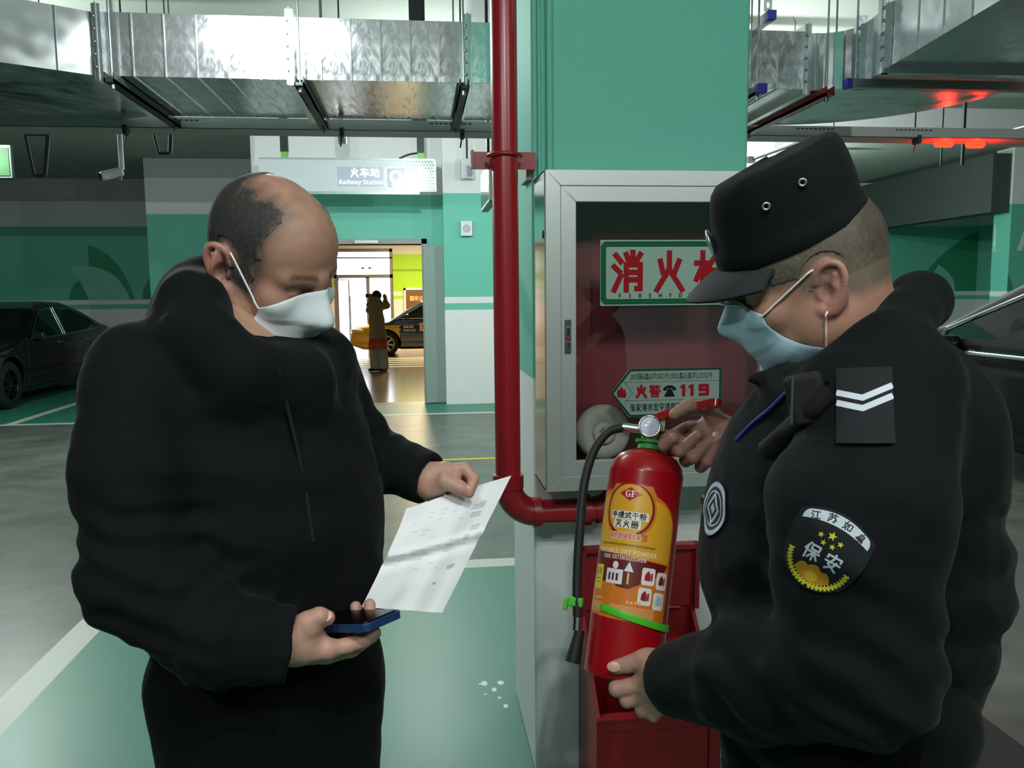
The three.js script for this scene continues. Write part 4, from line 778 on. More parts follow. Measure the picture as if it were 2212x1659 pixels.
// ---------- people ----------
const ss = (a, b, x) => { const t = Math.max(0, Math.min(1, (x - a) / (b - a))); return t * t * (3 - 2 * t); };
const lerp3 = (a, b, t) => [a[0] + (b[0] - a[0]) * t, a[1] + (b[1] - a[1]) * t, a[2] + (b[2] - a[2]) * t];
const skinMat = phys(0xffffff, .52, { vertexColors: true, sheen: .15, sheenRoughness: .6 });
const hairMat = std(0xffffff, .75, 0, { vertexColors: true });
const clothMat = (c, extra = {}) => phys(c, .9, { sheen: .25, sheenRoughness: .7, sheenColor: new THREE.Color(.25, .28, .28), specularIntensity: .35, ...extra });
const turnY = (deg) => new THREE.Quaternion().setFromAxisAngle(V(0, 1, 0), deg * Math.PI / 180);
const SKIN = [.40, .225, .145], RUDDY = [.47, .215, .17];

function earField(f, s) {                                // one ear in head space, s = +1 the person's left
  const c = V(s * .0775, -.004, -.014), a = V(s * .42, 0, -.9).normalize(), b = V(s * .10, .97, -.2).normalize(), n = new THREE.Vector3().crossVectors(a, b).multiplyScalar(s > 0 ? -1 : 1);
  if (n.x * s < 0) n.negate();
  const P = (u, v, w = 0) => c.clone().addScaledVector(a, u).addScaledVector(b, v).addScaledVector(n, w).toArray();
  const e = new Field(), ring = [[-.012, .012], [-.007, .027], [.006, .034], [.020, .029], [.026, .013], [.023, -.005], [.014, -.020], [.004, -.030], [-.004, -.028]];
  const rc = new THREE.CatmullRomCurve3(ring.map(([u, v]) => V(P(u, v, .0035)))), rim = new Field();
  for (let i = 0; i < 26; i++) { const ra = (t) => .0048 + .0030 * ss(.62, .9, t); rim.cap(rc.getPoint(i / 26).toArray(), rc.getPoint((i + 1) / 26).toArray(), ra(i / 26), ra((i + 1) / 26), .0006); }
  e.add(rim.fn(), .006);
  const q = new THREE.Quaternion().setFromRotationMatrix(new THREE.Matrix4().makeBasis(a, b, n));
  e.ell(P(.006, .002, -.002), [.020, .031, .0065], q, .006);
  for (const [p, r] of [[[[.014, .017], [.013, .002]], .0036], [[[.013, .002], [.007, -.015]], .0036]]) e.cap(P(...p[0], .003), P(...p[1], .003), r, r, .006);
  e.ell(P(-.007, -.005, .003), [.005, .007, .004], q, .004);
  e.cut(ellipsoid(P(.002, -.004, .008), [.0085, .012, .0075], q), .006);
  const g = e.fn(), [cx, cy, cz] = c.toArray();
  f.add((x, y, z) => { const d = Math.hypot(x - cx, y - cy, z - cz); return d > .075 ? d - .05 : g(x, y, z); }, .006);
}
function makeHead(center, yaw, pitch, roll, scale, wide = 1) {
  const f = new Field();
  f.ell([0, .035, -.012], [.0775 * wide, .096, .100]).ell([0, .048, .034], [.066 * wide, .06, .058], null, .03).ell([0, -.03, .034], [.064 * wide, .085, .064], null, .03)
    .ell([0, -.066, .028], [.058 * wide, .045, .058], null, .02).ell([0, -.1, .066], [.024, .02, .02], null, .02);
  for (const s of [-1, 1]) {
    f.ell([s * .046, -.018, .06], [.024, .022, .024], null, .02).cap([s * .006, .024, .092], [s * .045, .024, .073], .010, .010, .016);
    f.ell([s * .062 * wide, -.055, .0], [.014, .03, .03], null, .02);
  }
  for (const s of [-1, 1]) f.cut(ellipsoid([s * .031, .002, .100], [.019, .013, .016]), .014);
  for (const s of [-1, 1]) f.ell([s * .031, .001, .0775], [.0138, .0115, .0118], null, .006);
  f.cap([0, .014, .093], [0, -.028, .116], .0085, .0125, .012).ell([0, -.033, .113], [.013, .010, .012], null, .008);
  for (const s of [-1, 1]) f.ell([s * .014, -.035, .102], [.009, .008, .011], null, .006);
  f.cap([-.018, -.062, .090], [.018, -.062, .090], .006, .006, .008).cap([-.016, -.071, .088], [.016, -.071, .088], .006, .006, .008);
  for (const s of [-1, 1]) earField(f, s);
  const local = f.fn(), q = new THREE.Quaternion().setFromEuler(new THREE.Euler(pitch * Math.PI / 180, yaw * Math.PI / 180, roll * Math.PI / 180, 'YXZ'));
  const m = new THREE.Matrix4().compose(V(center), q, V(scale, scale, scale)), inv = m.clone().invert(), e = inv.elements;
  const toLocal = (x, y, z) => [e[0] * x + e[4] * y + e[8] * z + e[12], e[1] * x + e[5] * y + e[9] * z + e[13], e[2] * x + e[6] * y + e[10] * z + e[14]];
  const w = (x, y, z) => local(e[0] * x + e[4] * y + e[8] * z + e[12], e[1] * x + e[5] * y + e[9] * z + e[13], e[2] * x + e[6] * y + e[10] * z + e[14]) * scale;
  return { local, world: w, m, toLocal, at: (p) => V(p).applyMatrix4(m).toArray(), scale, wide };
}
function faceColor(h, red = 0, weight = null, tone = null) {                          // brows, lash line, ruddy ears
  return (x, y, z) => {
    const [a, b, c] = h.toLocal(x, y, z), s = Math.abs(a); let k = SKIN.slice();
    const ear = s > .074 * h.wide && c < .012 && b < .04 && b > -.045 ? ss(.072, .085, s) : 0;
    k = lerp3(k, RUDDY, Math.min(1, ear * .9 + red + .35 * ss(-.3, .6, N(x * 22, y * 22, z * 22)) + .4 * Math.exp(-(((s - .045) / .02) ** 2) - ((b + .02) / .03) ** 2)));
    const brow = ss(.008, .014, s) * ss(.056, .046, s) * Math.exp(-(((b - .0335 + (s - .03) ** 2 * 6) / .0055) ** 2)) * (c > .045 ? 1 : 0);
    k = lerp3(k, [.025, .02, .017], Math.min(.85, brow * (.75 + .25 * N(a * 500, b * 200, 3))));
    if (weight) { let q = 0; for (let i = 0; i < 9; i++) q += weight(a + .009 * N(a * 250 + i * 7, b * 250, c * 250) + .007 * Math.sin(i * 2.4), b + .007 * Math.cos(i * 2.4), c + .009 * N(a * 250, b * 250 + i * 7, c * 250)); k = lerp3(k, tone(a, b, c), Math.min(.92, (q / 9) ** .65)); }
    const lash = c > .06 && s > .016 && s < .047 ? Math.exp(-(((b + .0065 + (s - .031) ** 2 * 18) / .0022) ** 2)) : 0;
    return lerp3(k, [.02, .014, .012], Math.min(.9, lash));
  };
}
function hairMesh(h, weight, tone, box, thr = .55, cell = .003) {
  const f = (x, y, z) => { const [a, b, c] = h.toLocal(x, y, z), w = ss(thr - .08, thr + .08, weight(a, b, c)); return h.world(x, y, z) + .006 * (1 - w) - .0018 * w - .0007 * N(a * 300, b * 120, c * 300); };
  return sdfMesh(f, box[0], box[1], cell, (x, y, z) => { const p = h.toLocal(x, y, z); return lerp3([.16, .105, .075], tone(...p), ss(.42, 1.0, weight(...p) + .25 * N(p[0] * 330, p[1] * 160, p[2] * 330))); }, 1.6);
}
function march(f, o, d, max = .6) { let t = 0; for (let i = 0; i < 200; i++) { const v = f(o[0] + d[0] * t, o[1] + d[1] * t, o[2] + d[2] * t); if (v < .0004) return t; t += Math.max(.0005, v * .7); if (t > max) return null; } return t; }
function maskGeo(h, skin, fi0, fi1, e0, e1, drop = 9, sq = 0) {
  const sk = (x, y, z) => { const p = V(x, y, z).applyMatrix4(h.m); return skin(p.x, p.y, p.z) / h.scale; };                    // pleated mask: rays from inside the head, tented over nose and chin
  const nu = 44, nv = 34, O = [0, -.042, .0], r = [];
  const dirOf = (i, j) => { const t = j / nv, f = (fi0 + (fi1 - fi0) * t ** 3) * (i / nu * 2 - 1) * Math.PI / 180, e = (e0 + (e1 - e0) * t * (1 - sq * Math.abs(i / nu * 2 - 1) ** 3) - drop * Math.abs(i / nu * 2 - 1) ** 2 * (1 - t)) * Math.PI / 180; return [Math.sin(f) * Math.cos(e), Math.sin(e), Math.cos(f) * Math.cos(e)]; };
  for (let j = 0; j <= nv; j++) { r[j] = []; for (let i = 0; i <= nu; i++) { const d = dirOf(i, j), o = [O[0] + d[0] * .22, O[1] + d[1] * .22, O[2] + d[2] * .22]; const t = march(sk, o, d.map((v) => -v), .2); { const u = i / nu * 2 - 1; r[j][i] = .22 - (t ?? .14) + .0035 + .009 * Math.sin(Math.min(1, j / nv * 1.05) * Math.PI) ** .7 * (1 - u * u); } } }
  for (let k = 0; k < 14; k++) for (let j = 0; j <= nv; j++) { const q = r[j].slice(); for (let i = 1; i < nu; i++) { const v = j > 0 && j < nv ? (q[i - 1] + q[i + 1] + r[j - 1][i] + r[j + 1][i]) / 4 : (q[i - 1] + q[i + 1]) / 2; r[j][i] = Math.max(r[j][i], v); } }
  const pos = [], uv = [], idx = [], n = (nu + 1) * (nv + 1);
  for (const off of [0, -.0018]) for (let j = 0; j <= nv; j++) for (let i = 0; i <= nu; i++) {
    const d = dirOf(i, j), t = j / nv, u = i / nu * 2 - 1, pl = .0022 * Math.max(0, 1 - u ** 4) * (((t * 4.2 + .06 * Math.sin(u * 3)) % 1) - .4) * (t > .12 && t < .9 ? 1 : 0) + .0012 * N(u * 3, t * 5, 4);
    const R = r[j][i] + pl + off, p = V(O[0] + d[0] * R, O[1] + d[1] * R, O[2] + d[2] * R).applyMatrix4(h.m); pos.push(p.x, p.y, p.z); uv.push(i / nu, t);
  }
  const W = nu + 1;
  for (let s = 0; s < 2; s++) for (let j = 0; j < nv; j++) for (let i = 0; i < nu; i++) { const a = s * n + j * W + i; s ? idx.push(a, a + 1, a + W, a + 1, a + W + 1, a + W) : idx.push(a, a + W, a + 1, a + 1, a + W, a + W + 1); }
  const edge = []; for (let i = 0; i < nu; i++) edge.push([i, i + 1], [nv * W + i + 1, nv * W + i]); for (let j = 0; j < nv; j++) edge.push([(j + 1) * W, j * W], [j * W + nu, (j + 1) * W + nu]);
  for (const [a, b] of edge) idx.push(a, b, a + n, b, b + n, a + n);
  const G = new THREE.BufferGeometry(); G.setAttribute('position', new THREE.Float32BufferAttribute(pos, 3)); G.setAttribute('uv', new THREE.Float32BufferAttribute(uv, 2)); G.setIndex(idx); G.computeVertexNormals();
  const c = (i, j) => pos.slice((j * W + i) * 3, (j * W + i) * 3 + 3);
  return { geo: G, tl: c(0, 1), tr: c(nu, 1), bl: c(0, nv - 1), br: c(nu, nv - 1) };
}
function loops(h, mk, mat, parent, skin) {
  for (const s of [-1, 1]) {
    const [a, b] = s < 0 ? [mk.tl, mk.bl] : [mk.tr, mk.br], at = (x, y, z) => h.at([s * x, y, z]), out = V(s, -.15, .1).transformDirection(h.m);
    const lift = (p) => { const q = V(p); for (let i = 0; i < 40 && skin(q.x, q.y, q.z) < .0022; i++) q.addScaledVector(out, .001); return q; };
    const run = (p, e) => { const l = []; for (let i = 0; i <= 8; i++) l.push(lift(lerp3(p, e, i / 8))); return l; };
    put('ear_loop', tube([...run(a, at(.0825, .024, .002)), at(.080, .026, -.007)], .0017, 6, 40), mat, parent);
    put('ear_loop', tube([...run(b, at(.0765, -.033, -.004)), at(.076, -.028, -.014)], .0017, 6, 40), mat, parent);
  }
}
function wrinkle(f, amp, sc, creases = []) {
  return (x, y, z) => {
    const d = f(x, y, z); if (d > .05 || d < -.05) return d;
    let w = amp * (N(x * sc, y * sc * 1.3, z * sc) + .5 * N(x * sc * 2.3 + 5, y * sc * 2.9, z * sc * 2.3));
    for (const [c, dir, r, n, a] of creases) { const q = (x - c[0]) ** 2 + (y - c[1]) ** 2 + (z - c[2]) ** 2; if (q < r * r) { const s = (x - c[0]) * dir[0] + (y - c[1]) * dir[1] + (z - c[2]) * dir[2] + .015 * N(x * 14, y * 14, z * 14); w += a * (1 - q / r / r) * Math.sin(s * n); } }
    return d + w;
  };
}
function cuff(f, a, b, r) {                              // ends a sleeve squarely at b and hollows its mouth
  const d = V(b).sub(V(a)).normalize(), inn = V(b).addScaledVector(d, -.03).toArray(), out = V(b).addScaledVector(d, .06).toArray(), hole = capsule(inn, out, r);
  return (x, y, z) => smax(smax(f(x, y, z), (x - b[0]) * d.x + (y - b[1]) * d.y + (z - b[2]) * d.z, .008), -hole(x, y, z), .006);
}
function decal(f, start, dir, right, w, h, n, m, off, mat, name, parent, roundness = 0) {
  const d = V(dir).normalize(), r = V(right).addScaledVector(d, -V(right).dot(d)).normalize(), u = new THREE.Vector3().crossVectors(r, d).normalize().negate();
  if (u.y < 0) u.negate();
  const pos = [], uv = [], idx = [];
  for (let j = 0; j <= m; j++) for (let i = 0; i <= n; i++) {
    let a = i / n - .5, b = j / m - .5; if (roundness) { const k = 1; const A = a * 2, B = b * 2; a = A * Math.sqrt(1 - B * B / 2) / 2 * k; b = B * Math.sqrt(1 - A * A / 2) / 2 * k; }
    const o = V(start).addScaledVector(r, a * w).addScaledVector(u, b * h), t = march(f, o.toArray(), d.toArray(), .8) ?? .1;
    o.addScaledVector(d, t - off); pos.push(o.x, o.y, o.z); uv.push(a + .5, b + .5);
    if (i && j) { const q = j * (n + 1) + i; idx.push(q - n - 2, q - n - 1, q, q - n - 2, q, q - 1); }
  }
  const G = new THREE.BufferGeometry(); G.setAttribute('position', new THREE.Float32BufferAttribute(pos, 3)); G.setAttribute('uv', new THREE.Float32BufferAttribute(uv, 2)); G.setIndex(idx); G.computeVertexNormals();
  return put(name, G, mat, parent);
}
function bounds(pts, pad) { const lo = [9, 9, 9], hi = [-99, -99, -99]; for (const p of pts) for (let i = 0; i < 3; i++) { lo[i] = Math.min(lo[i], p[i] - pad); hi[i] = Math.max(hi[i], p[i] + pad); } return [lo, hi]; }
// a hand: wrist, palm capsules and five jointed fingers, all in metres in the place itself
function handMesh(o, cell = .0028) {
  const f = new Field();
  f.cap(o.arm, o.wrist, o.armR ?? .032, .027, .02);
  for (const [a, b, ra, rb] of o.palm) f.cap(a, b, ra, rb, .014);
  const pts = [o.wrist];
  for (const [js, rs] of o.fingers) { const g = new Field(); for (let i = 0; i + 1 < js.length; i++) g.cap(js[i], js[i + 1], rs[i], rs[i + 1], .003); const gf = g.fn(); f.add(gf, .006); pts.push(...js); }
  const fn = f.fn(), [lo, hi] = bounds(pts, .028), tips = o.fingers.map(([j]) => j[j.length - 1]), knuckles = o.fingers.flatMap(([j]) => j.slice(0, -1));
  const g = sdfMesh((x, y, z) => fn(x, y, z) + .0006 * N(x * 90, y * 90, z * 90), lo, hi, cell, (x, y, z) => {
    let k = .25 + .4 * ss(-.2, .5, N(x * 40, y * 40, z * 40)); for (const t of tips) k += .35 * Math.exp(-((x - t[0]) ** 2 + (y - t[1]) ** 2 + (z - t[2]) ** 2) / .00022); for (const t of knuckles) k += .3 * Math.exp(-((x - t[0]) ** 2 + (y - t[1]) ** 2 + (z - t[2]) ** 2) / .00016);
    return lerp3([.45, .265, .195], [.53, .26, .21], Math.min(1, k));
  });
  return { geo: g, fn };
}
function nail(tip, dir, normal, parent, w = .0062, l = .0085) {  // a fingernail plate on a fingertip
  const d = V(dir).normalize(), n = V(normal).addScaledVector(d, -V(normal).dot(d)).normalize(), s = new THREE.Vector3().crossVectors(n, d);
  const g = new THREE.SphereGeometry(1, 14, 10).scale(w, .0022, l).applyMatrix4(new THREE.Matrix4().makeBasis(s, n, d)).translate(...tip);
  return put('fingernail', g, phys(0xd9a594, .3, { clearcoat: .3 }), parent);
}
const R5 = (a) => [a, a * .95, a * .88, a * .8];
function legsOf(field, list) { for (const [hip, knee, foot, r] of list) field.chain([hip, knee, foot], [r, r * .66, r * .5], .03); }
function shoe(parent, x, z, yaw, mat) {
  const f = new Field().ell([0, .045, -.06], [.042, .05, .07]).ell([0, .035, .06], [.046, .038, .11], null, .03).cut((a, b) => b - .004, .004);
  const g = sdfMesh((a, b, c) => smax(f.fn()(a, b, c), -(b - .002), .004), [-.08, -.02, -.16], [.08, .13, .2], .008);
  const m = put('shoe', g, mat, parent); m.position.set(x, 0, z); m.rotation.y = yaw; return m;
}

// ===== the balding man in the black padded jacket =====
const manLabel = 'balding man in a black padded jacket and white mask reading a sheet of paper';
{
  const t = thing('person', manLabel, 'person');
  const h = makeHead([-0.223, 1.552, -1.282], 60, 31, 12, .99);
  // --- padded jacket
  const J = new Field(), q = turnY(42);
  J.ell([-0.278, 1.287, -1.264], [.205, .175, .15], q, .05).ell([-0.244, 1.153, -1.255], [.195, .2, .165], q, .06).ell([-0.239, 1.007, -1.269], [.19, .13, .15], q, .06);
  J.cap([-0.383, 1.39, -1.176], [-0.179, 1.377, -1.384], .078, .07, .05);
  const arm = [[-0.382, 1.362, -1.122], [-0.378, 1.276, -1.081], [-0.361, 1.143, -1.044], [-0.266, 1.067, -1.035], [-0.177, 1.046, -1.048]];
  const far = [[-0.174, 1.363, -1.402], [-0.104, 1.229, -1.42], [0.012, 1.193, -1.342]];
  const col = [[-0.323, 1.492, -1.221], [-0.337, 1.511, -1.336], [-0.271, 1.486, -1.437], [-0.161, 1.4, -1.334], [-0.168, 1.38, -1.19], [-0.239, 1.398, -1.13], [-0.294, 1.443, -1.141], [-0.323, 1.492, -1.221]];
  J.chain(col, [.036, .04, .036, .034, .032, .034, .036, .036], .05);
  J.ell([-0.328, 1.455, -1.318], [.085, .075, .06], q, .06);
  const hemY = [-0.235, 0.965, -1.233][1];
  const jt = J.fn(), S = new Field().chain(arm, [.066, .065, .064, .057, .050], .03), S2 = new Field().chain(far, [.07, .055, .045], .03);
  const s1 = cuff(S.fn(), arm[3], arm[4], .037), s2 = cuff(S2.fn(), far[1], far[2], .032);
  const jr = (x, y, z) => smin(smin(smax(jt(x, y, z), hemY - y - .02 * N(x * 9, 1, z * 9), .02), s1(x, y, z), .03), s2(x, y, z), .03);
  const jf = wrinkle(jr, .0035, 13, [[arm[2], [.3, .95, 0], .17, 150, .0035], [arm[3], [.9, -.3, .3], .14, 170, .0025], [far[1], [.7, -.6, .2], .13, 160, .003], [[-0.182, 1.276, -1.11], [.2, 1, 0], .2, 70, .003]]);
  const jb = bounds([...arm, ...far, [-0.237, 0.929, -1.239], [-0.205, 1.235, -1.027], [-0.301, 1.11, -1.51], [-0.062, 1.16, -1.286], [-0.341, 1.532, -1.359]], .13);
  const cloth = clothMat(0x0d1011);
  const jm = put('jacket', sdfMesh(jf, jb[0], jb[1], .006), cloth, t, 'black padded jacket with thick collar');
  // zip line down the front
  const zp = [[-0.157, 1.424, -0.921], [-0.147, 1.378, -0.914], [-0.134, 1.316, -0.906], [-0.127, 1.27, -0.9], [-0.122, 1.229, -0.895]].map((p) => { const d = V(p).sub(camera.position).normalize().toArray(), s = march(jf, p, d, .7) ?? .3; return [p[0] + d[0] * s, p[1] + d[1] * s, p[2] + d[2] * s]; });
  put('zip', tube(zp, .003, 6, 60), std(0x060708, .85), jm);
  // --- trousers
  const T = new Field(), L1 = [-0.288, 0.929, -1.184], L2 = [-0.179, 0.88, -1.268];
  const dn = (p, y, dz = 0, dx = 0) => [p[0] + dx, y, p[2] + dz];
  T.ell([-0.241, 0.936, -1.241], [.175, .13, .15], q, .04);
  legsOf(T, [[L1, dn(L1, .46, .02), dn(L1, .10), .115], [L2, dn(L2, .46, .03), dn(L2, .10), .112]]);
  const tf = wrinkle(T.fn(), .004, 11, [[dn(L2, .46), [0, 1, .2], .2, 90, .004], [dn(L1, .46), [0, 1, .2], .2, 90, .004]]), tb = bounds([dn(L1, 0.03), dn(L2, .03), dn(L1, .9), dn(L2, .9), [-0.24, 0.957, -1.243]], .2);
  put('trousers', sdfMesh(tf, tb[0], tb[1], .011), clothMat(0x0a0c0d), t);
  shoe(t, L1[0], L1[2] + .02, .75, std(0x0a0a0a, .35)); shoe(t, L2[0], L2[2] + .02, .75, std(0x0a0a0a, .35));
  // --- body: head and hands fine, the rest coarse inside the clothes
  const neckB = [-0.284, 1.397, -1.266];
  const H = (x, y, z) => smin(h.world(x, y, z), nk(x, y, z), .035), nk = capsule(h.at([0, -.05, -.035]), neckB, .056, .062);
  const w = (a, b, c) => { const n = .012 * N(a * 60, b * 60, c * 60), s = Math.abs(a); const top = ss(.058, .046, Math.max(0, .06 - s) * .9 + ss(.05, .1, b) * .02 + .03) ; const bald = ss(.060, .026, s + n) * ss(-.06, -.04, c) * ss(.06, .085, b); const front = ss(.024, .056, c + n * .8 - ss(.03, .09, b) * .004); const low = ss(-.012, -.03, b + n * .5 + .02 * ss(-.02, -.045, c)); const ear = ss(.0745, .0765, s) * ss(.048, .042, Math.hypot(b + .003, (c + .018) * 1.25)); const side = ss(.006, .02, c) * ss(-.022, -.036, b); return Math.max(0, Math.min(1, 1 - Math.max(bald, front, low, ear, side))); };
  const tone = (a, b, c) => { const g = .5 + .5 * N(a * 260, b * 60, c * 260), gray = ss(.07, .0, b) * ss(-.07, .0, c); const k = .018 + .05 * gray * g + .012 * g; return [k * 1.05, k * .98, k * .9]; };
  const hc = faceColor(h, .12, w, tone), hb = bounds([h.at([0, .035, 0])], .175); hb[0][1] -= .06;
  const parts = [sdfMesh(H, hb[0], hb[1], .0026, (x, y, z) => { const c = hc(x, y, z), [a, b, e] = h.toLocal(x, y, z); const st = ss(.045, .09, b) * ss(.06, .02, Math.abs(a) - .02) * .28 * (.6 + N(a * 60, b * 60, e * 60)); return lerp3(c, [.10, .07, .05], Math.max(0, st)); })];
  const A = handMesh({ arm: [-0.01, 1.197, -1.355], wrist: [0.014, 1.194, -1.336], armR: .03,
    palm: [[[0.012, 1.198, -1.337], [0.038, 1.21, -1.335], .021, .014], [[0.012, 1.19, -1.341], [0.033, 1.2, -1.355], .021, .014], [[0.012, 1.184, -1.331], [0.03, 1.19, -1.319], .02, .015], [[0.017, 1.176, -1.339], [0.03, 1.183, -1.369], .018, .014], [[0.025, 1.197, -1.335], [0.053, 1.196, -1.329], .017, .012]],
    fingers: [[[[0.015, 1.184, -1.325], [0.037, 1.197, -1.304], [0.06, 1.188, -1.295], [0.074, 1.18, -1.295]], [.017, .0138, .0120, .0098]], [[[0.038, 1.209, -1.335], [0.071, 1.211, -1.337], [0.085, 1.195, -1.325], [0.079, 1.181, -1.315]], R5(.0105)], [[[0.034, 1.202, -1.355], [0.068, 1.195, -1.371], [0.083, 1.18, -1.352], [0.075, 1.168, -1.334]], R5(.0105)], [[[0.031, 1.192, -1.372], [0.058, 1.177, -1.39], [0.069, 1.164, -1.367], [0.061, 1.156, -1.347]], R5(.0098)], [[[0.028, 1.179, -1.384], [0.046, 1.159, -1.395], [0.053, 1.15, -1.378], [0.048, 1.144, -1.363]], R5(.0085)]] });
  const B = handMesh({ arm: [-0.193, 1.05, -1.045], wrist: [-0.17, 1.045, -1.052], armR: .032,
    palm: [[[-0.17, 1.056, -1.053], [-0.152, 1.07, -1.048], .021, .019], [[-0.171, 1.04, -1.057], [-0.131, 1.035, -1.052], .023, .015], [[-0.172, 1.027, -1.071], [-0.134, 1.018, -1.076], .02, .013], [[-0.174, 1.032, -1.082], [-0.141, 1.012, -1.101], .02, .013], [[-0.162, 1.056, -1.063], [-0.144, 1.03, -1.078], .02, .016]],
    fingers: [[[[-0.163, 1.062, -1.048], [-0.154, 1.076, -1.044], [-0.139, 1.083, -1.045], [-0.129, 1.078, -1.051]], [.019, .0135, .0125, .0105]], [[[-0.133, 1.033, -1.052], [-0.104, 1.035, -1.059], [-0.084, 1.037, -1.067], [-0.069, 1.043, -1.076]], R5(.0112)], [[[-0.134, 1.018, -1.07], [-0.101, 1.019, -1.082], [-0.077, 1.022, -1.115], [-0.08, 1.057, -1.145]], R5(.0110)], [[[-0.139, 1.013, -1.091], [-0.111, 1.011, -1.108], [-0.096, 1.016, -1.142], [-0.101, 1.049, -1.161]], R5(.0102)], [[[-0.143, 1.01, -1.106], [-0.124, 1.009, -1.124], [-0.115, 1.009, -1.153], [-0.116, 1.028, -1.171]], R5(.009)]] });
  const core = new Field(); core.ell([-0.28, 1.317, -1.277], [.16, .19, .11], q, .05).ell([-0.243, 1.136, -1.263], [.15, .2, .12], q, .05).ell([-0.24, 0.957, -1.243], [.14, .12, .11], q, .05)
    .chain([arm[0], arm[1], arm[2], arm[3], [-0.184, 1.049, -1.046]], [.045, .044, .040, .036, .030], .02).chain([far[0], far[1], [0.002, 1.195, -1.346]], [.045, .038, .030], .02).cap([-0.374, 1.386, -1.184], [-0.188, 1.375, -1.364], .045, .045, .03).add(nk, .02);
  legsOf(core, [[L1, dn(L1, .46), dn(L1, .09), .075], [L2, dn(L2, .46), dn(L2, .09), .075]]);
  const cb = bounds([arm[2], far[1], far[2], dn(L1, .06), dn(L2, .06), [-0.277, 1.445, -1.291], [-0.212, 1.284, -1.073], [-0.289, 1.205, -1.468]], .06);
  parts.push(A.geo, B.geo, sdfMesh(core.fn(), cb[0], cb[1], .014, () => SKIN));
  const body = put('body', joinIndexed(parts), skinMat, t);
  nail([0.072, 1.187, -1.289], V([0.074, 1.18, -1.295]).sub(V([0.06, 1.188, -1.295])).toArray(), [0.057, 1.255, -1.08].map((v, i) => v - [0.074, 1.18, -1.295][i]), body, .0058, .008);
  nail([-0.129, 1.084, -1.042], [.8, .1, -.3], [.1, .6, .8], body, .0075, .009);
  // --- hair: cropped at the sides and back, bare on top
  put('hair', hairMesh(h, w, tone, hb), hairMat, t);
  // --- mask
  const mk = maskGeo(h, H, 50, 98, 28, -72, 20, .42);
  const mm = put('face_mask', mk.geo, phys(0xdfe6e8, .62, { sheen: .3, side: THREE.DoubleSide }), t, 'white pleated face mask');
  loops(h, mk, std(0xe3e2dc, .7), mm, H);
  // --- what he holds
  const ph = thing('mobile_phone', 'black phone in a blue case lying on the palm of the balding man', 'phone');
  {
    const A0 = V([-0.193, 1.042, -1.125]), B0 = V([-0.078, 1.074, -1.035]), C0 = V([-0.032, 1.07, -1.09]);
    const y = B0.clone().sub(A0).normalize(), x = C0.clone().sub(B0); x.addScaledVector(y, -x.dot(y)).normalize(); const n = new THREE.Vector3().crossVectors(x, y), wd = .072;
    const L = .150, c = B0.clone().addScaledVector(x, wd / 2).addScaledVector(y, -L / 2).addScaledVector(n, n.y > 0 ? -.0107 : .0107);
    const slab = (w, l, r, d) => { const s = new THREE.Shape(); s.moveTo(-w / 2 + r, -l / 2); s.lineTo(w / 2 - r, -l / 2); s.quadraticCurveTo(w / 2, -l / 2, w / 2, -l / 2 + r); s.lineTo(w / 2, l / 2 - r); s.quadraticCurveTo(w / 2, l / 2, w / 2 - r, l / 2); s.lineTo(-w / 2 + r, l / 2); s.quadraticCurveTo(-w / 2, l / 2, -w / 2, l / 2 - r); s.lineTo(-w / 2, -l / 2 + r); s.quadraticCurveTo(-w / 2, -l / 2, -w / 2 + r, -l / 2); return new THREE.ExtrudeGeometry(s, { depth: d, bevelEnabled: true, bevelSize: .0012, bevelThickness: .0012, bevelSegments: 2 }); };
    put('case', slab(wd, L, .011, .0085), std(0x12345e, .45), ph, 'dark blue case');
    put('screen', slab(wd - .008, L - .008, .009, .001).translate(0, 0, .0092), phys(0x040506, .22, { specularIntensity: .4 }), ph);
    ph.position.copy(c); ph.quaternion.setFromRotationMatrix(new THREE.Matrix4().makeBasis(x, y, new THREE.Vector3().crossVectors(x, y)));
    if (new THREE.Vector3().crossVectors(x, y).y < 0) ph.rotateY(Math.PI);
  }
  {
    const TL = [-0.022, 1.165, -1.282], TR = [0.153, 1.189, -1.366], BL = [-0.094, 1.042, -1.175], BR = [0.026, 1.005, -1.228], nu = 26, nv = 36, pos = [], uv = [], idx = [];
    const nn = new THREE.Vector3().crossVectors(V(TR).sub(V(TL)), V(BL).sub(V(TL))).normalize();
    if (nn.dot(V(0, 1.5, 0).sub(V(TL))) < 0) nn.negate();
    for (let j = 0; j <= nv; j++) for (let i = 0; i <= nu; i++) {
      const u = i / nu, v = j / nv, p = V(lerp3(lerp3(TL, TR, u), lerp3(BL, BR, u), v));
      let k = .010 * Math.exp(-(((v - .50 + .12 * (u - .5)) / .03) ** 2)) - .006 * Math.exp(-(((v - .62 + .15 * u) / .06) ** 2)) + .012 * Math.sin(v * 3.1) * (1 - u) - .016 * Math.exp(-(u * u * 14 + v * v * 22)) + .004 * N(u * 4, v * 4, 2);
      p.addScaledVector(nn, k); pos.push(p.x, p.y, p.z); uv.push(u, 1 - v);
      if (i && j) { const s = j * (nu + 1) + i; idx.push(s - nu - 2, s, s - nu - 1, s - nu - 2, s - 1, s); }
    }
    const G = new THREE.BufferGeometry(); G.setAttribute('position', new THREE.Float32BufferAttribute(pos, 3)); G.setAttribute('uv', new THREE.Float32BufferAttribute(uv, 2)); G.setIndex(idx); G.computeVertexNormals();
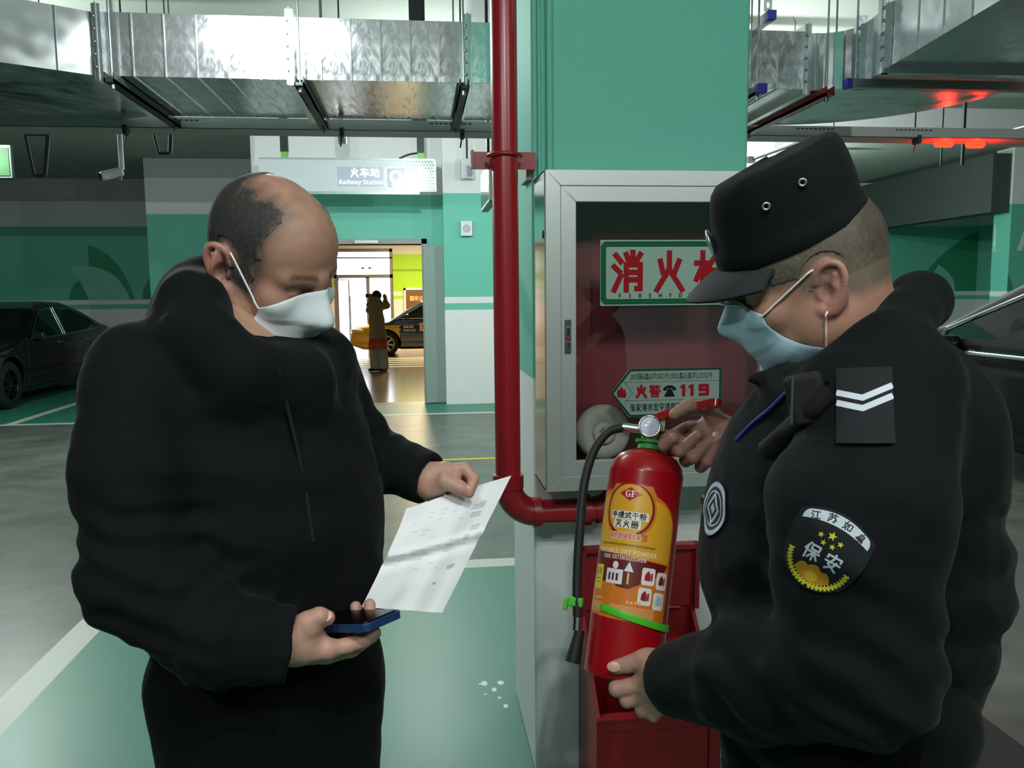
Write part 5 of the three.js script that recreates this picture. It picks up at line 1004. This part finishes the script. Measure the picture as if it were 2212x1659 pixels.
    const tx = canvas(420, 594, (g, w2, h2) => { g.fillStyle = '#f3f4f6'; g.fillRect(0, 0, w2, h2); g.fillStyle = '#cfd3da'; for (let j = 0; j < 13; j++) for (let i = 0; i < 5; i++) if (rnd() > .5) g.fillRect(60 + i * 50, 90 + j * 26, 14 + rnd() * 22, 4); g.fillStyle = '#a9afb8'; for (const [x, y, w3] of [[300, 110, 60], [330, 100, 30], [310, 150, 50], [345, 215, 40], [330, 260, 26]]) for (let k = 0; k < 3; k++) g.fillRect(x, y + k * 9, w3, 4); g.save(); g.translate(320, 400); g.rotate(-.3); g.fillStyle = '#8f96a0'; g.fillRect(0, 0, 36, 5); g.fillRect(4, 10, 30, 4); g.restore(); g.fillRect(290, 470, 16, 10); });
    tag(put('paper_sheet', G, new THREE.MeshPhysicalMaterial({ color: 0xffffff, map: tx, roughness: .75, side: THREE.DoubleSide }), scene), 'white printed sheet of paper held out by the balding man', 'paper');
  }
}

// ===== the uniformed man with the extinguisher =====
{
  const t = thing('person', 'uniformed man in black cap and blue mask lifting a fire extinguisher', 'person');
  const h = makeHead([0.545, 1.518, -1.091], -115, 19.5, -12, 1.0, 1.04);
  const J = new Field(), q = turnY(-94);
  J.ell([0.611, 1.215, -1.134], [.21, .18, .165], q, .05).ell([0.684, 1.284, -1.113], [.21, .165, .135], q, .05).ell([0.574, 1.095, -1.125], [.19, .19, .16], q, .06).ell([0.691, 1.09, -1.111], [.185, .2, .158], q, .06).ell([0.654, 0.957, -1.121], [.18, .13, .17], q, .05);
  const arm = [[0.6, 1.369, -0.97], [0.523, 1.231, -0.908], [0.525, 1.047, -0.897], [0.46, 0.971, -1.023], [0.381, 0.892, -1.19]];
  const far = [[0.67, 1.306, -1.34], [0.67, 1.142, -1.403], [0.572, 1.24, -1.384]];
  const col = [[0.7, 1.485, -1.073], [0.596, 1.437, -0.968], [0.527, 1.39, -0.981], [0.506, 1.367, -1.072], [0.546, 1.361, -1.168], [0.657, 1.377, -1.238], [0.741, 1.459, -1.207], [0.7, 1.485, -1.073]];
  J.chain(col, [.040, .036, .030, .026, .026, .03, .038, .040], .016);
  J.cap([0.506, 1.382, -1.084], [0.462, 1.379, -1.088], .014, .007, .01);
  J.cap([0.545, 1.35, -0.944], [0.53, 1.326, -1.115], .055, .05, .04);
  const hemY = [0.642, 0.883, -1.094][1], jt = J.fn();
  const s1 = cuff(new Field().chain(arm, [.09, .1, .092, .080, .054], .035).fn(), arm[3], arm[4], .039), s2 = cuff(new Field().chain(far, [.08, .06, .045], .03).fn(), far[1], far[2], .032);
  const jr = (x, y, z) => smin(smin(smax(jt(x, y, z), hemY - y - (x - .55) * .25, .025), s1(x, y, z), .03), s2(x, y, z), .03);
  const jf = wrinkle(jr, .004, 11, [[arm[2], [.5, .85, 0], .2, 110, .005], [arm[1], [.5, .7, .3], .2, 60, .004], [arm[3], [.8, .3, -.4], .15, 120, .004], [[0.45, 1.063, -1.014], [.3, 1, 0], .2, 80, .004], [[0.759, 1.093, -1.033], [.3, 1, 0], .22, 75, .005]]);
  const jb = bounds([...arm, ...far, [0.411, 1.093, -1.143], [0.878, 1.245, -1.087], [0.817, 0.964, -1.083], [0.652, 0.858, -1.11], [0.731, 1.195, -1.351], [0.709, 1.492, -1.083]], .13);
  const cloth = clothMat(0x0d1112);
  const jm = put('jacket', sdfMesh(jf, jb[0], jb[1], .006), cloth, t, 'black uniform jacket');
  const T = new Field(), L1 = [0.625, 0.897, -1.016], L2 = [0.609, 0.792, -1.209], dn = (p, y, dx = 0) => [p[0] + dx, y, p[2]];
  T.ell([0.628, 0.901, -1.117], [.175, .15, .185], q, .04);
  legsOf(T, [[L1, dn(L1, .46, -.02), dn(L1, .1), .132], [L2, dn(L2, .46, -.02), dn(L2, .1), .13]]);
  const tb = bounds([dn(L1, .03), dn(L2, .03), dn(L1, .9), dn(L2, .9), [0.629, 0.943, -1.122]], .2);
  put('trousers', sdfMesh(wrinkle(T.fn(), .004, 11, []), tb[0], tb[1], .011), clothMat(0x090b0c), t);
  shoe(t, L1[0] - .03, L1[2], -1.6, std(0x0a0a0a, .3)); shoe(t, L2[0] - .03, L2[2], -1.6, std(0x0a0a0a, .3));
  // --- body
  const nk = capsule(h.at([0, -.045, -.03]), [0.665, 1.385, -1.106], .064, .072), H = (x, y, z) => smin(h.world(x, y, z), nk(x, y, z), .04);
  const w = (a, b, c) => { const n = .006 * N(a * 70, b * 70, c * 70), s = Math.abs(a); const front = ss(.046, .054, c + n - ss(.02, .06, b) * .02); const low = ss(-.006, -.02, b + n + .012 * ss(-.02, -.045, c) - ss(-.02, .04, c) * .024); const ear = ss(.0768, .079, s) * ss(.048, .042, Math.hypot(b + .003, (c + .018) * 1.25)); const sb = ss(.014, .022, c) * ss(.024, .014, b); return Math.max(0, Math.min(1, 1 - Math.max(front, low, ear, sb))); };
  const tone = (a, b, c) => { const g = .5 + .5 * N(a * 300, b * 90, c * 300), k = .055 + .05 * g + .05 * ss(.03, .0, b) - .035 * ss(-.06, -.09, c); return [k * 1.25, k, k * .72]; };  // tone darkens towards the back: shade on the hair put into its colour
  const hc = faceColor(h, .25, w, tone), hb = bounds([h.at([0, .035, 0])], .185); hb[0][1] -= .06; hb[1][0] += .05;
  const parts = [sdfMesh(H, hb[0], hb[1], .0026, hc)];
  const C = handMesh({ arm: [0.577, 1.238, -1.394], wrist: [0.557, 1.242, -1.391], armR: .032,
    palm: [[[0.555, 1.245, -1.392], [0.499, 1.252, -1.424], .024, .015], [[0.555, 1.239, -1.391], [0.517, 1.235, -1.42], .024, .015], [[0.553, 1.234, -1.386], [0.533, 1.221, -1.402], .023, .014], [[0.553, 1.248, -1.392], [0.527, 1.271, -1.411], .022, .017], [[0.546, 1.241, -1.382], [0.529, 1.237, -1.374], .021, .016], [[0.546, 1.256, -1.409], [0.52, 1.248, -1.409], .018, .015]],
    fingers: [[[[0.537, 1.264, -1.396], [0.508, 1.294, -1.39], [0.468, 1.302, -1.37], [0.441, 1.29, -1.36]], [.018, .0135, .0125, .0105]], [[[0.488, 1.252, -1.431], [0.444, 1.233, -1.423], [0.432, 1.229, -1.389], [0.442, 1.246, -1.367]], [.0125, .012, .0115, .0098]], [[[0.501, 1.24, -1.428], [0.455, 1.216, -1.41], [0.455, 1.222, -1.37], [0.48, 1.253, -1.351]], [.0125, .012, .0115, .0095]], [[[0.517, 1.231, -1.42], [0.474, 1.199, -1.396], [0.476, 1.212, -1.357], [0.5, 1.244, -1.342]], [.012, .0118, .011, .0092]], [[[0.531, 1.223, -1.402], [0.497, 1.189, -1.382], [0.499, 1.206, -1.348], [0.512, 1.241, -1.336]], [.011, .0105, .0098, .0085]]] });
  const D = handMesh({ arm: [0.399, 0.899, -1.174], wrist: [0.378, 0.886, -1.21], armR: .033,
    palm: [[[0.377, 0.896, -1.216], [0.362, 0.904, -1.234], .024, .019], [[0.378, 0.883, -1.215], [0.356, 0.863, -1.24], .025, .018], [[0.379, 0.871, -1.213], [0.362, 0.843, -1.238], .024, .017], [[0.382, 0.865, -1.207], [0.375, 0.829, -1.229], .021, .015], [[0.366, 0.895, -1.228], [0.356, 0.86, -1.24], .019, .017]],
    fingers: [[[[0.371, 0.906, -1.223], [0.351, 0.905, -1.236], [0.329, 0.892, -1.247], [0.311, 0.886, -1.253]], [.020, .0155, .0135, .0115]], [[[0.356, 0.861, -1.24], [0.313, 0.848, -1.254], [0.322, 0.831, -1.296], [0.343, 0.818, -1.333]], [.0155, .0135, .012, .0105]], [[[0.363, 0.844, -1.238], [0.33, 0.829, -1.25], [0.34, 0.814, -1.298], [0.358, 0.804, -1.335]], [.015, .013, .012, .0105]], [[[0.374, 0.832, -1.23], [0.354, 0.814, -1.242], [0.362, 0.8, -1.288], [0.378, 0.795, -1.327]], [.014, .0125, .0115, .010]], [[[0.383, 0.831, -1.224], [0.37, 0.808, -1.233], [0.377, 0.798, -1.266], [0.387, 0.795, -1.295]], [.012, .0105, .0098, .009]]] });
  const core = new Field(); core.ell([0.651, 1.277, -1.136], [.16, .19, .12], q, .05).ell([0.638, 1.087, -1.127], [.15, .2, .13], q, .05).ell([0.639, 0.922, -1.119], [.14, .12, .12], q, .05)
    .chain([arm[0], arm[1], arm[2], arm[3], [0.393, 0.897, -1.179]], [.055, .055, .05, .045, .032], .02).chain([far[0], far[1], [0.58, 1.238, -1.391]], [.05, .04, .031], .02).add(nk, .02);
  legsOf(core, [[L1, dn(L1, .46), dn(L1, .09), .085], [L2, dn(L2, .46), dn(L2, .09), .085]]);
  const cb = bounds([arm[1], arm[2], arm[3], far[1], far[2], dn(L1, .06), dn(L2, .06), [0.666, 1.412, -1.109], [0.746, 1.205, -1.3]], .07);
  parts.push(C.geo, D.geo, sdfMesh(core.fn(), cb[0], cb[1], .014, () => SKIN));
  const body = put('body', joinIndexed(parts), skinMat, t);
  nail([0.305, 0.891, -1.244], [-.9, -.05, -.35], [-.1, .35, .9], body, .0085, .0115);
  nail([0.508, 1.247, -1.329], [.6, .75, .2], [.1, -.1, 1], body, .0055, .008);
  // --- cropped hair below the cap
  put('hair', hairMesh(h, w, tone, hb, .8), hairMat, t);
  const mk = maskGeo(h, H, 44, 86, 26, -66, 9, .40);
  const mm = put('face_mask', mk.geo, phys(0xb4d3e2, .6, { sheen: .3, side: THREE.DoubleSide }), t, 'pale blue face mask');
  loops(h, mk, std(0xd9cfc6, .7), mm, H);
  put('nose_wire', tube([[-.024, .001, .098], [-.012, .006, .116], [0, .008, .124], [.012, .006, .116], [.024, .001, .098]].map((p) => h.at(p)), .0022, 6, 24), std(0xd8dcdc, .3, .6), mm);
  // --- cap
  {
    const cap = new THREE.Group(); cap.name = 'cap'; t.add(cap);
    const cm4 = h.m.clone().multiply(new THREE.Matrix4().makeTranslation(0, .004, .002)).multiply(new THREE.Matrix4().makeRotationX(9 * Math.PI / 180)).multiply(new THREE.Matrix4().makeScale(1, 1, .98));
    const cm = clothMat(0x101415), ring = (y, cz, rx, rz) => Array.from({ length: 64 }, (_, i) => { const a = i / 64 * Math.PI * 2; return [rx * Math.sin(a), y + .006 * Math.cos(a), cz + rz * Math.cos(a)]; });
    const prof = [[.050, -.008, .079, .103], [.052, -.008, .0855, .1085], [.066, -.008, .0865, .1095], [.078, -.009, .086, .108], [.081, -.009, .0845, .1065], [.10, -.015, .086, .104], [.13, -.022, .088, .100], [.15, -.027, .087, .096], [.160, -.029, .083, .091], [.1655, -.03, .076, .084], [.167, -.03, .05, .055], [.168, -.03, .02, .022], [.168, -.03, .0005, .0005]];
    const pos = [], idx = []; prof.forEach(([y, cz, rx, rz], j) => { ring(y, cz, rx, rz).forEach((p, i) => { const k = .0016 * N(p[0] * 25, p[1] * 25, p[2] * 25) * (j > 3 ? 1.6 : .4); const P = V(p[0] * (1 + k * 8), p[1] + k, p[2] * (1 + k * 8)).applyMatrix4(cm4); pos.push(P.x, P.y, P.z); if (j) { const a = (j - 1) * 64 + i, b = (j - 1) * 64 + (i + 1) % 64; idx.push(a, b, a + 64, b, b + 64, a + 64); } }); });
    const G = new THREE.BufferGeometry(); G.setAttribute('position', new THREE.Float32BufferAttribute(pos, 3)); G.setIndex(idx); G.computeVertexNormals();
    put('crown', G, cm, cap);
    { const nu = 40, nv = 12, bp = [], bi = []; for (const s of [0, 1]) for (let j = 0; j <= nv; j++) for (let i = 0; i <= nu; i++) { const a = (i / nu * 2 - 1) * 1.22, v = j / nv, ext = .062 * v * Math.cos(a * .98) ** .8, p = V((.086 + ext * .35) * Math.sin(a), .064 + .006 * Math.cos(a) - .020 * (1 - Math.cos(a)) * 1.5 - .006 * v - .010 * v * v - s * .0032, -.008 + (.108) * Math.cos(a) + ext).applyMatrix4(cm4); bp.push(p.x, p.y, p.z); if (i && j) { const q2 = s * (nu + 1) * (nv + 1) + j * (nu + 1) + i; s ? bi.push(q2 - nu - 2, q2 - nu - 1, q2, q2 - nu - 2, q2, q2 - 1) : bi.push(q2 - nu - 2, q2, q2 - nu - 1, q2 - nu - 2, q2 - 1, q2); } }
      const n = (nu + 1) * (nv + 1); for (let i = 0; i < nu; i++) { const a = nv * (nu + 1) + i; bi.push(a, a + n, a + 1, a + 1, a + n, a + n + 1); }
      const B = new THREE.BufferGeometry(); B.setAttribute('position', new THREE.Float32BufferAttribute(bp, 3)); B.setIndex(bi); B.computeVertexNormals(); put('brim', B, new THREE.MeshPhysicalMaterial({ color: 0x1a1e20, roughness: .8, side: THREE.DoubleSide }), cap); }
    for (const [c0, y] of [[.012, .124], [-.040, .128]]) {   // vent eyelets on the near side
      const p = V(.0885, y, c0 - .01).applyMatrix4(cm4).toArray(), n = V(1, .05, 0).transformDirection(cm4);
      const g = new THREE.TorusGeometry(.0042, .0016, 8, 20).applyQuaternion(new THREE.Quaternion().setFromUnitVectors(V(0, 0, 1), n)).translate(...p); put('eyelet', g, std(0xb9bfc0, .3, .9), cap);
    }
    const bd = new THREE.SphereGeometry(.02, 20, 12).scale(1, 1.15, .25).applyMatrix4(new THREE.Matrix4().makeRotationFromQuaternion(new THREE.Quaternion().setFromEuler(new THREE.Euler(-.15, 0, 0)))).translate(0, .105, .0925).applyMatrix4(cm4); put('cap_badge', bd, std(0xc6ccd0, .3, .9), cap);
  }
  // --- insignia
  const toward = (p) => V(p).sub(camera.position).normalize().toArray();
  const shield = canvas(768, 840, (g, W, Hh) => {
    g.clearRect(0, 0, W, Hh); g.fillStyle = '#0b1117'; g.beginPath(); g.moveTo(40, 150); g.quadraticCurveTo(W / 2, -70, W - 40, 150); g.quadraticCurveTo(W - 10, 480, W - 110, 640); g.quadraticCurveTo(W / 2, Hh + 60, 110, 640); g.quadraticCurveTo(10, 480, 40, 150); g.fill(); g.strokeStyle = '#05080b'; g.lineWidth = 14; g.stroke();
    g.fillStyle = '#c3cdd6'; g.beginPath(); g.moveTo(78, 220); g.quadraticCurveTo(62, 130, 150, 108); g.quadraticCurveTo(W / 2, 6, W - 150, 108); g.quadraticCurveTo(W - 62, 130, W - 78, 220); g.quadraticCurveTo(W / 2, 100, 78, 220); g.fill();
    [...'江苏如皋'].forEach((c, i) => { const a = (i - 1.5) * .30; g.save(); g.translate(W / 2 + Math.sin(a) * 480, 585 - Math.cos(a) * 480); g.rotate(a * .8); han(g, c, -40, -42, 82, 10, '#20282e', 1); g.restore(); });
    const star = (x, y, r) => { g.beginPath(); for (let k = 0; k < 10; k++) { const a = k * Math.PI / 5 - Math.PI / 2, q2 = k % 2 ? r * .42 : r; g[k ? 'lineTo' : 'moveTo'](x + Math.cos(a) * q2, y + Math.sin(a) * q2); } g.fill(); };
    g.fillStyle = '#d8cf2c'; star(W / 2, 250, 44); star(W / 2 - 92, 282, 30); star(W / 2 + 92, 282, 30); star(W / 2 - 42, 335, 30); star(W / 2 + 42, 335, 30);
    han(g, '保', 218, 378, 150, 19, '#c9d2dc', 1); han(g, '安', 418, 378, 150, 19, '#c9d2dc', 1);
    g.fillStyle = '#c58f1a'; g.beginPath(); g.moveTo(215, 640); g.quadraticCurveTo(250, 530, 320, 580); g.quadraticCurveTo(384, 510, 450, 580); g.quadraticCurveTo(520, 540, 555, 640); g.quadraticCurveTo(W / 2, 800, 215, 640); g.fill(); g.fillStyle = '#dcb428'; g.beginPath(); g.ellipse(384, 655, 60, 44, 0, 0, 7); g.fill();
    g.fillStyle = '#d8cf2c'; for (const s of [-1, 1]) for (let k = 0; k < 12; k++) { const a = .02 + k * .132, x = W / 2 + s * Math.cos(a) * 272, y = 500 + Math.sin(a) * 245; for (const d of [-1, 1]) { g.save(); g.translate(x, y); g.rotate(s * (a - 1.9) + d * .5); g.beginPath(); g.ellipse(0, -10, 10, 30, 0, 0, 7); g.fill(); g.restore(); } }
  });
  { const p = [0.367, 1.259, -0.691]; decal(jf, p, toward(p), [.86, -.5, 0], .094, .106, 26, 26, .0025, std(0xffffff, .85, 0, { map: shield, alphaMap: null, transparent: true, alphaTest: .5 }), 'sleeve_badge', t).userData.label = 'shield shaped security sleeve badge'; }
  const epa = canvas(300, 420, (g, W, Hh) => { g.fillStyle = '#080b11'; g.fillRect(0, 0, W, Hh); g.strokeStyle = '#c9ced8'; g.lineWidth = 34; for (const y of [150, 208]) { g.beginPath(); g.moveTo(2, y - 8); g.lineTo(140, y + 24); g.lineTo(298, y - 44); g.stroke(); } });
  { const p = [0.408, 1.396, -0.701]; decal(jf, p, toward(p), [1, .0, .1], .062, .088, 14, 18, .007, std(0xffffff, .85, 0, { map: epa, side: THREE.DoubleSide }), 'epaulet', t).userData.label = 'epaulet with two white chevrons'; }
  const emb = canvas(512, 512, (g, W) => { g.clearRect(0, 0, W, W); g.fillStyle = '#10161f'; g.beginPath(); g.arc(256, 256, 254, 0, 7); g.fill(); g.strokeStyle = '#aeb6c2'; g.lineWidth = 44; g.beginPath(); g.arc(256, 256, 222, 0, 7); g.stroke(); g.lineWidth = 16; g.beginPath(); g.arc(256, 256, 160, 0, 7); g.stroke(); g.lineWidth = 30; g.beginPath(); g.moveTo(256, 120); g.lineTo(360, 256); g.lineTo(256, 392); g.lineTo(152, 256); g.closePath(); g.stroke(); g.fillStyle = '#aeb6c2'; g.beginPath(); g.moveTo(256, 200); g.lineTo(300, 256); g.lineTo(256, 312); g.lineTo(212, 256); g.fill(); });
  { const p = [0.307, 1.186, -1.105]; decal(jf, p, [1, 0, -.12], [.12, 0, 1], .075, .08, 20, 20, .003, std(0xffffff, .8, 0, { map: emb, transparent: true, alphaTest: .5, side: THREE.DoubleSide }), 'chest_badge', t).userData.label = 'round embroidered chest badge'; }
  const onto = (px, off) => { const d = toward(px), s = march(jf, px, d, 1.1) ?? .4; return V(px).addScaledVector(V(d), s - off).toArray(); };
  put('shoulder_strap', tube([[0.405, 1.404, -0.753], [0.382, 1.382, -0.753], [0.359, 1.362, -0.754], [0.338, 1.344, -0.754]].map((p) => onto(p, .004)), .014, 8, 40).scale(1, 1, 1), std(0x040506, .85), t);
  put('lanyard', tube([[0.36, 1.402, -0.758], [0.341, 1.384, -0.758], [0.325, 1.371, -0.759], [0.309, 1.355, -0.759]].map((p) => onto(p, .003)), .003, 6, 30), std(0x1c1f86, .5), t, 'blue lanyard');
  const rp = onto([0.379, 1.395, -0.755], .012), rd = put('radio', new RoundedBoxGeometry(.045, .062, .03, 3, .007).rotateZ(.25).rotateY(-.5).translate(...rp), std(0x070909, .8), t, 'small black shoulder radio');
  put('clip', merge([rod([rp[0] - .024, rp[1] + .03, rp[2] + .01], [rp[0] - .024, rp[1] - .03, rp[2] + .01], .002)]), std(0x6f7676, .35, .8), rd);
  // --- key chain hanging at his chest
  const k = thing('key_chain', 'thin silver key chain with a black whistle at the chest of the uniformed man', 'key chain');
  const kp = [[0.501, 1.227, -1.29], [0.491, 1.214, -1.279], [0.484, 1.197, -1.268], [0.475, 1.182, -1.262]];
  const links = []; for (let i = 0; i < 14; i++) { const a = new THREE.CatmullRomCurve3(kp.map((p) => V(p))).getPoint(i / 13); links.push(new THREE.TorusGeometry(.0042, .0009, 5, 12).rotateY(i % 2 ? 1.57 : .2).translate(a.x, a.y, a.z)); }
  put('chain', merge(links), M.chrome, k);
  const wp = [0.467, 1.159, -1.261]; put('whistle', merge([new THREE.CylinderGeometry(.011, .011, .015, 20).rotateX(Math.PI / 2).translate(...wp), box(.03, .009, .012, wp[0] + .012, wp[1] + .012, wp[2], .002).applyMatrix4(new THREE.Matrix4())]), std(0x1c2022, .4), k);
  put('key', merge([box(.007, .026, .0018, kp[1][0] + .010, kp[1][1] - .004, kp[1][2] + .004), new THREE.TorusGeometry(.006, .002, 6, 14).translate(kp[1][0] + .010, kp[1][1] + .014, kp[1][2] + .004)]), M.chrome, k);
}

// ===== the person photographing in the lobby =====
{
  const t = thing('person', 'person in a long coat and orange edged apron standing beyond the steel door, arms raised', 'person');
  const G0 = [-0.82, -0.007, -16.33], y = (v) => v, X = G0[0], Z = G0[2];
  const at = (dx, yy, dz = 0) => [X + dx, yy, Z + dz];
  const head = [-0.842, 1.484, -16.498];
  const B = new Field(); B.ell(head, [.085, .115, .1], null).cap([head[0], head[1] - .08, head[2]], at(-.02, 1.36), .05, .06, .03);
  const hl = [-0.95, 1.457, -16.457], hr = [-0.656, 1.464, -16.424];
  for (const [p, s] of [[hl, -1], [hr, 1]]) { B.ell(p, [.035, .05, .04], null, .02); for (let i = 0; i < 4; i++) B.cap([p[0] + (i - 1.5) * .018, p[1] + .03, p[2]], [p[0] + (i - 1.5) * .022, p[1] + .085, p[2] + .01], .009, .008, .004); B.cap([p[0] - s * .03, p[1], p[2]], [p[0] - s * .05, p[1] + .04, p[2]], .010, .009, .006); }
  B.chain([at(-.02, 1.3), at(-.02, .95), at(-.02, .8)], [.12, .11, .1], .03);
  for (const s of [-1, 1]) B.chain([at(s * .07, .8), at(s * .07, .1)], [.07, .04], .02);
  for (const [p, e, sh] of [[hl, [-0.973, 1.237, -16.435], [-0.928, 1.31, -16.489]], [hr, [-0.641, 1.326, -16.407], [-0.736, 1.289, -16.464]]]) B.chain([sh, e, p], [.05, .045, .035], .02);
  put('body', sdfMesh(B.fn(), [X - .4, .02, Z - .3], [X + .4, 1.75, Z + .3], .011, () => SKIN), skinMat, t);
  put('hair', sdfMesh(new Field().ell([head[0] + .015, head[1] + .02, head[2] + .01], [.095, .11, .105]).ell([head[0] + .06, head[1] + .03, head[2]], [.05, .05, .05], null, .02).fn(), [X - .4, 1.3, Z - .3], [X + .3, 1.8, Z + .3], .011), std(0x2a2020, .8), t);
  const C = new Field(); C.chain([at(-.03, 1.36), at(-.01, 1.0), at(.0, .72), at(.0, .46)], [.13, .15, .16, .18], .04).ell(at(-.02, 1.32), [.19, .09, .12], null, .04);
  for (const [p, e, sh] of [[hl, [-0.983, 1.219, -16.434], [-0.938, 1.291, -16.488]], [hr, [-0.623, 1.307, -16.403], [-0.727, 1.271, -16.461]]]) C.chain([sh, e, [p[0], p[1] - .06, p[2]]], [.065, .06, .048], .03);
  const cf = C.fn(); const coat = (x, yy, z) => smax(cf(x, yy, z), .44 - yy, .01);
  put('coat', sdfMesh(wrinkle(coat, .006, 9), [X - .5, .4, Z - .35], [X + .5, 1.7, Z + .35], .012), std(0x94836d, .9), t, 'long taupe coat');
  const ap = sdfMesh((x, yy, z) => smax(smax(cf(x, yy, z) - .012, -(cf(x, yy, z) - .002), .004), smax(yy - .66, .46 - yy, .01), .006), [X - .5, .4, Z - .35], [X + .5, 1.0, Z + .35], .011);
  put('apron_band', ap, std(0xb5502c, .85), t, 'orange lower edge of the apron');
  const T = new Field(); for (const s of [-1, 1]) T.chain([at(s * .075, .75), at(s * .09 + .02, .07, s * .05)], [.1, .095], .02);
  put('trousers', sdfMesh((x, yy, z) => smax(T.fn()(x, yy, z), .05 - yy, .01), [X - .35, .0, Z - .3], [X + .35, .9, Z + .3], .012), std(0x8f9488, .9), t);
  shoe(t, X - .07, Z - .05, -.9, std(0x0c0c0c, .4)); shoe(t, X + .11, Z + .05, -.5, std(0x0c0c0c, .4));
  const ph = tag(put('camera_phone', box(.15, .075, .012, hl[0] - .02, hl[1] + .05, hl[2] - .02, .004), std(0x0b0b0d, .4)), 'dark phone held sideways by the person in the lobby', 'phone');
}

shade(scene);
renderer.render(scene, camera);
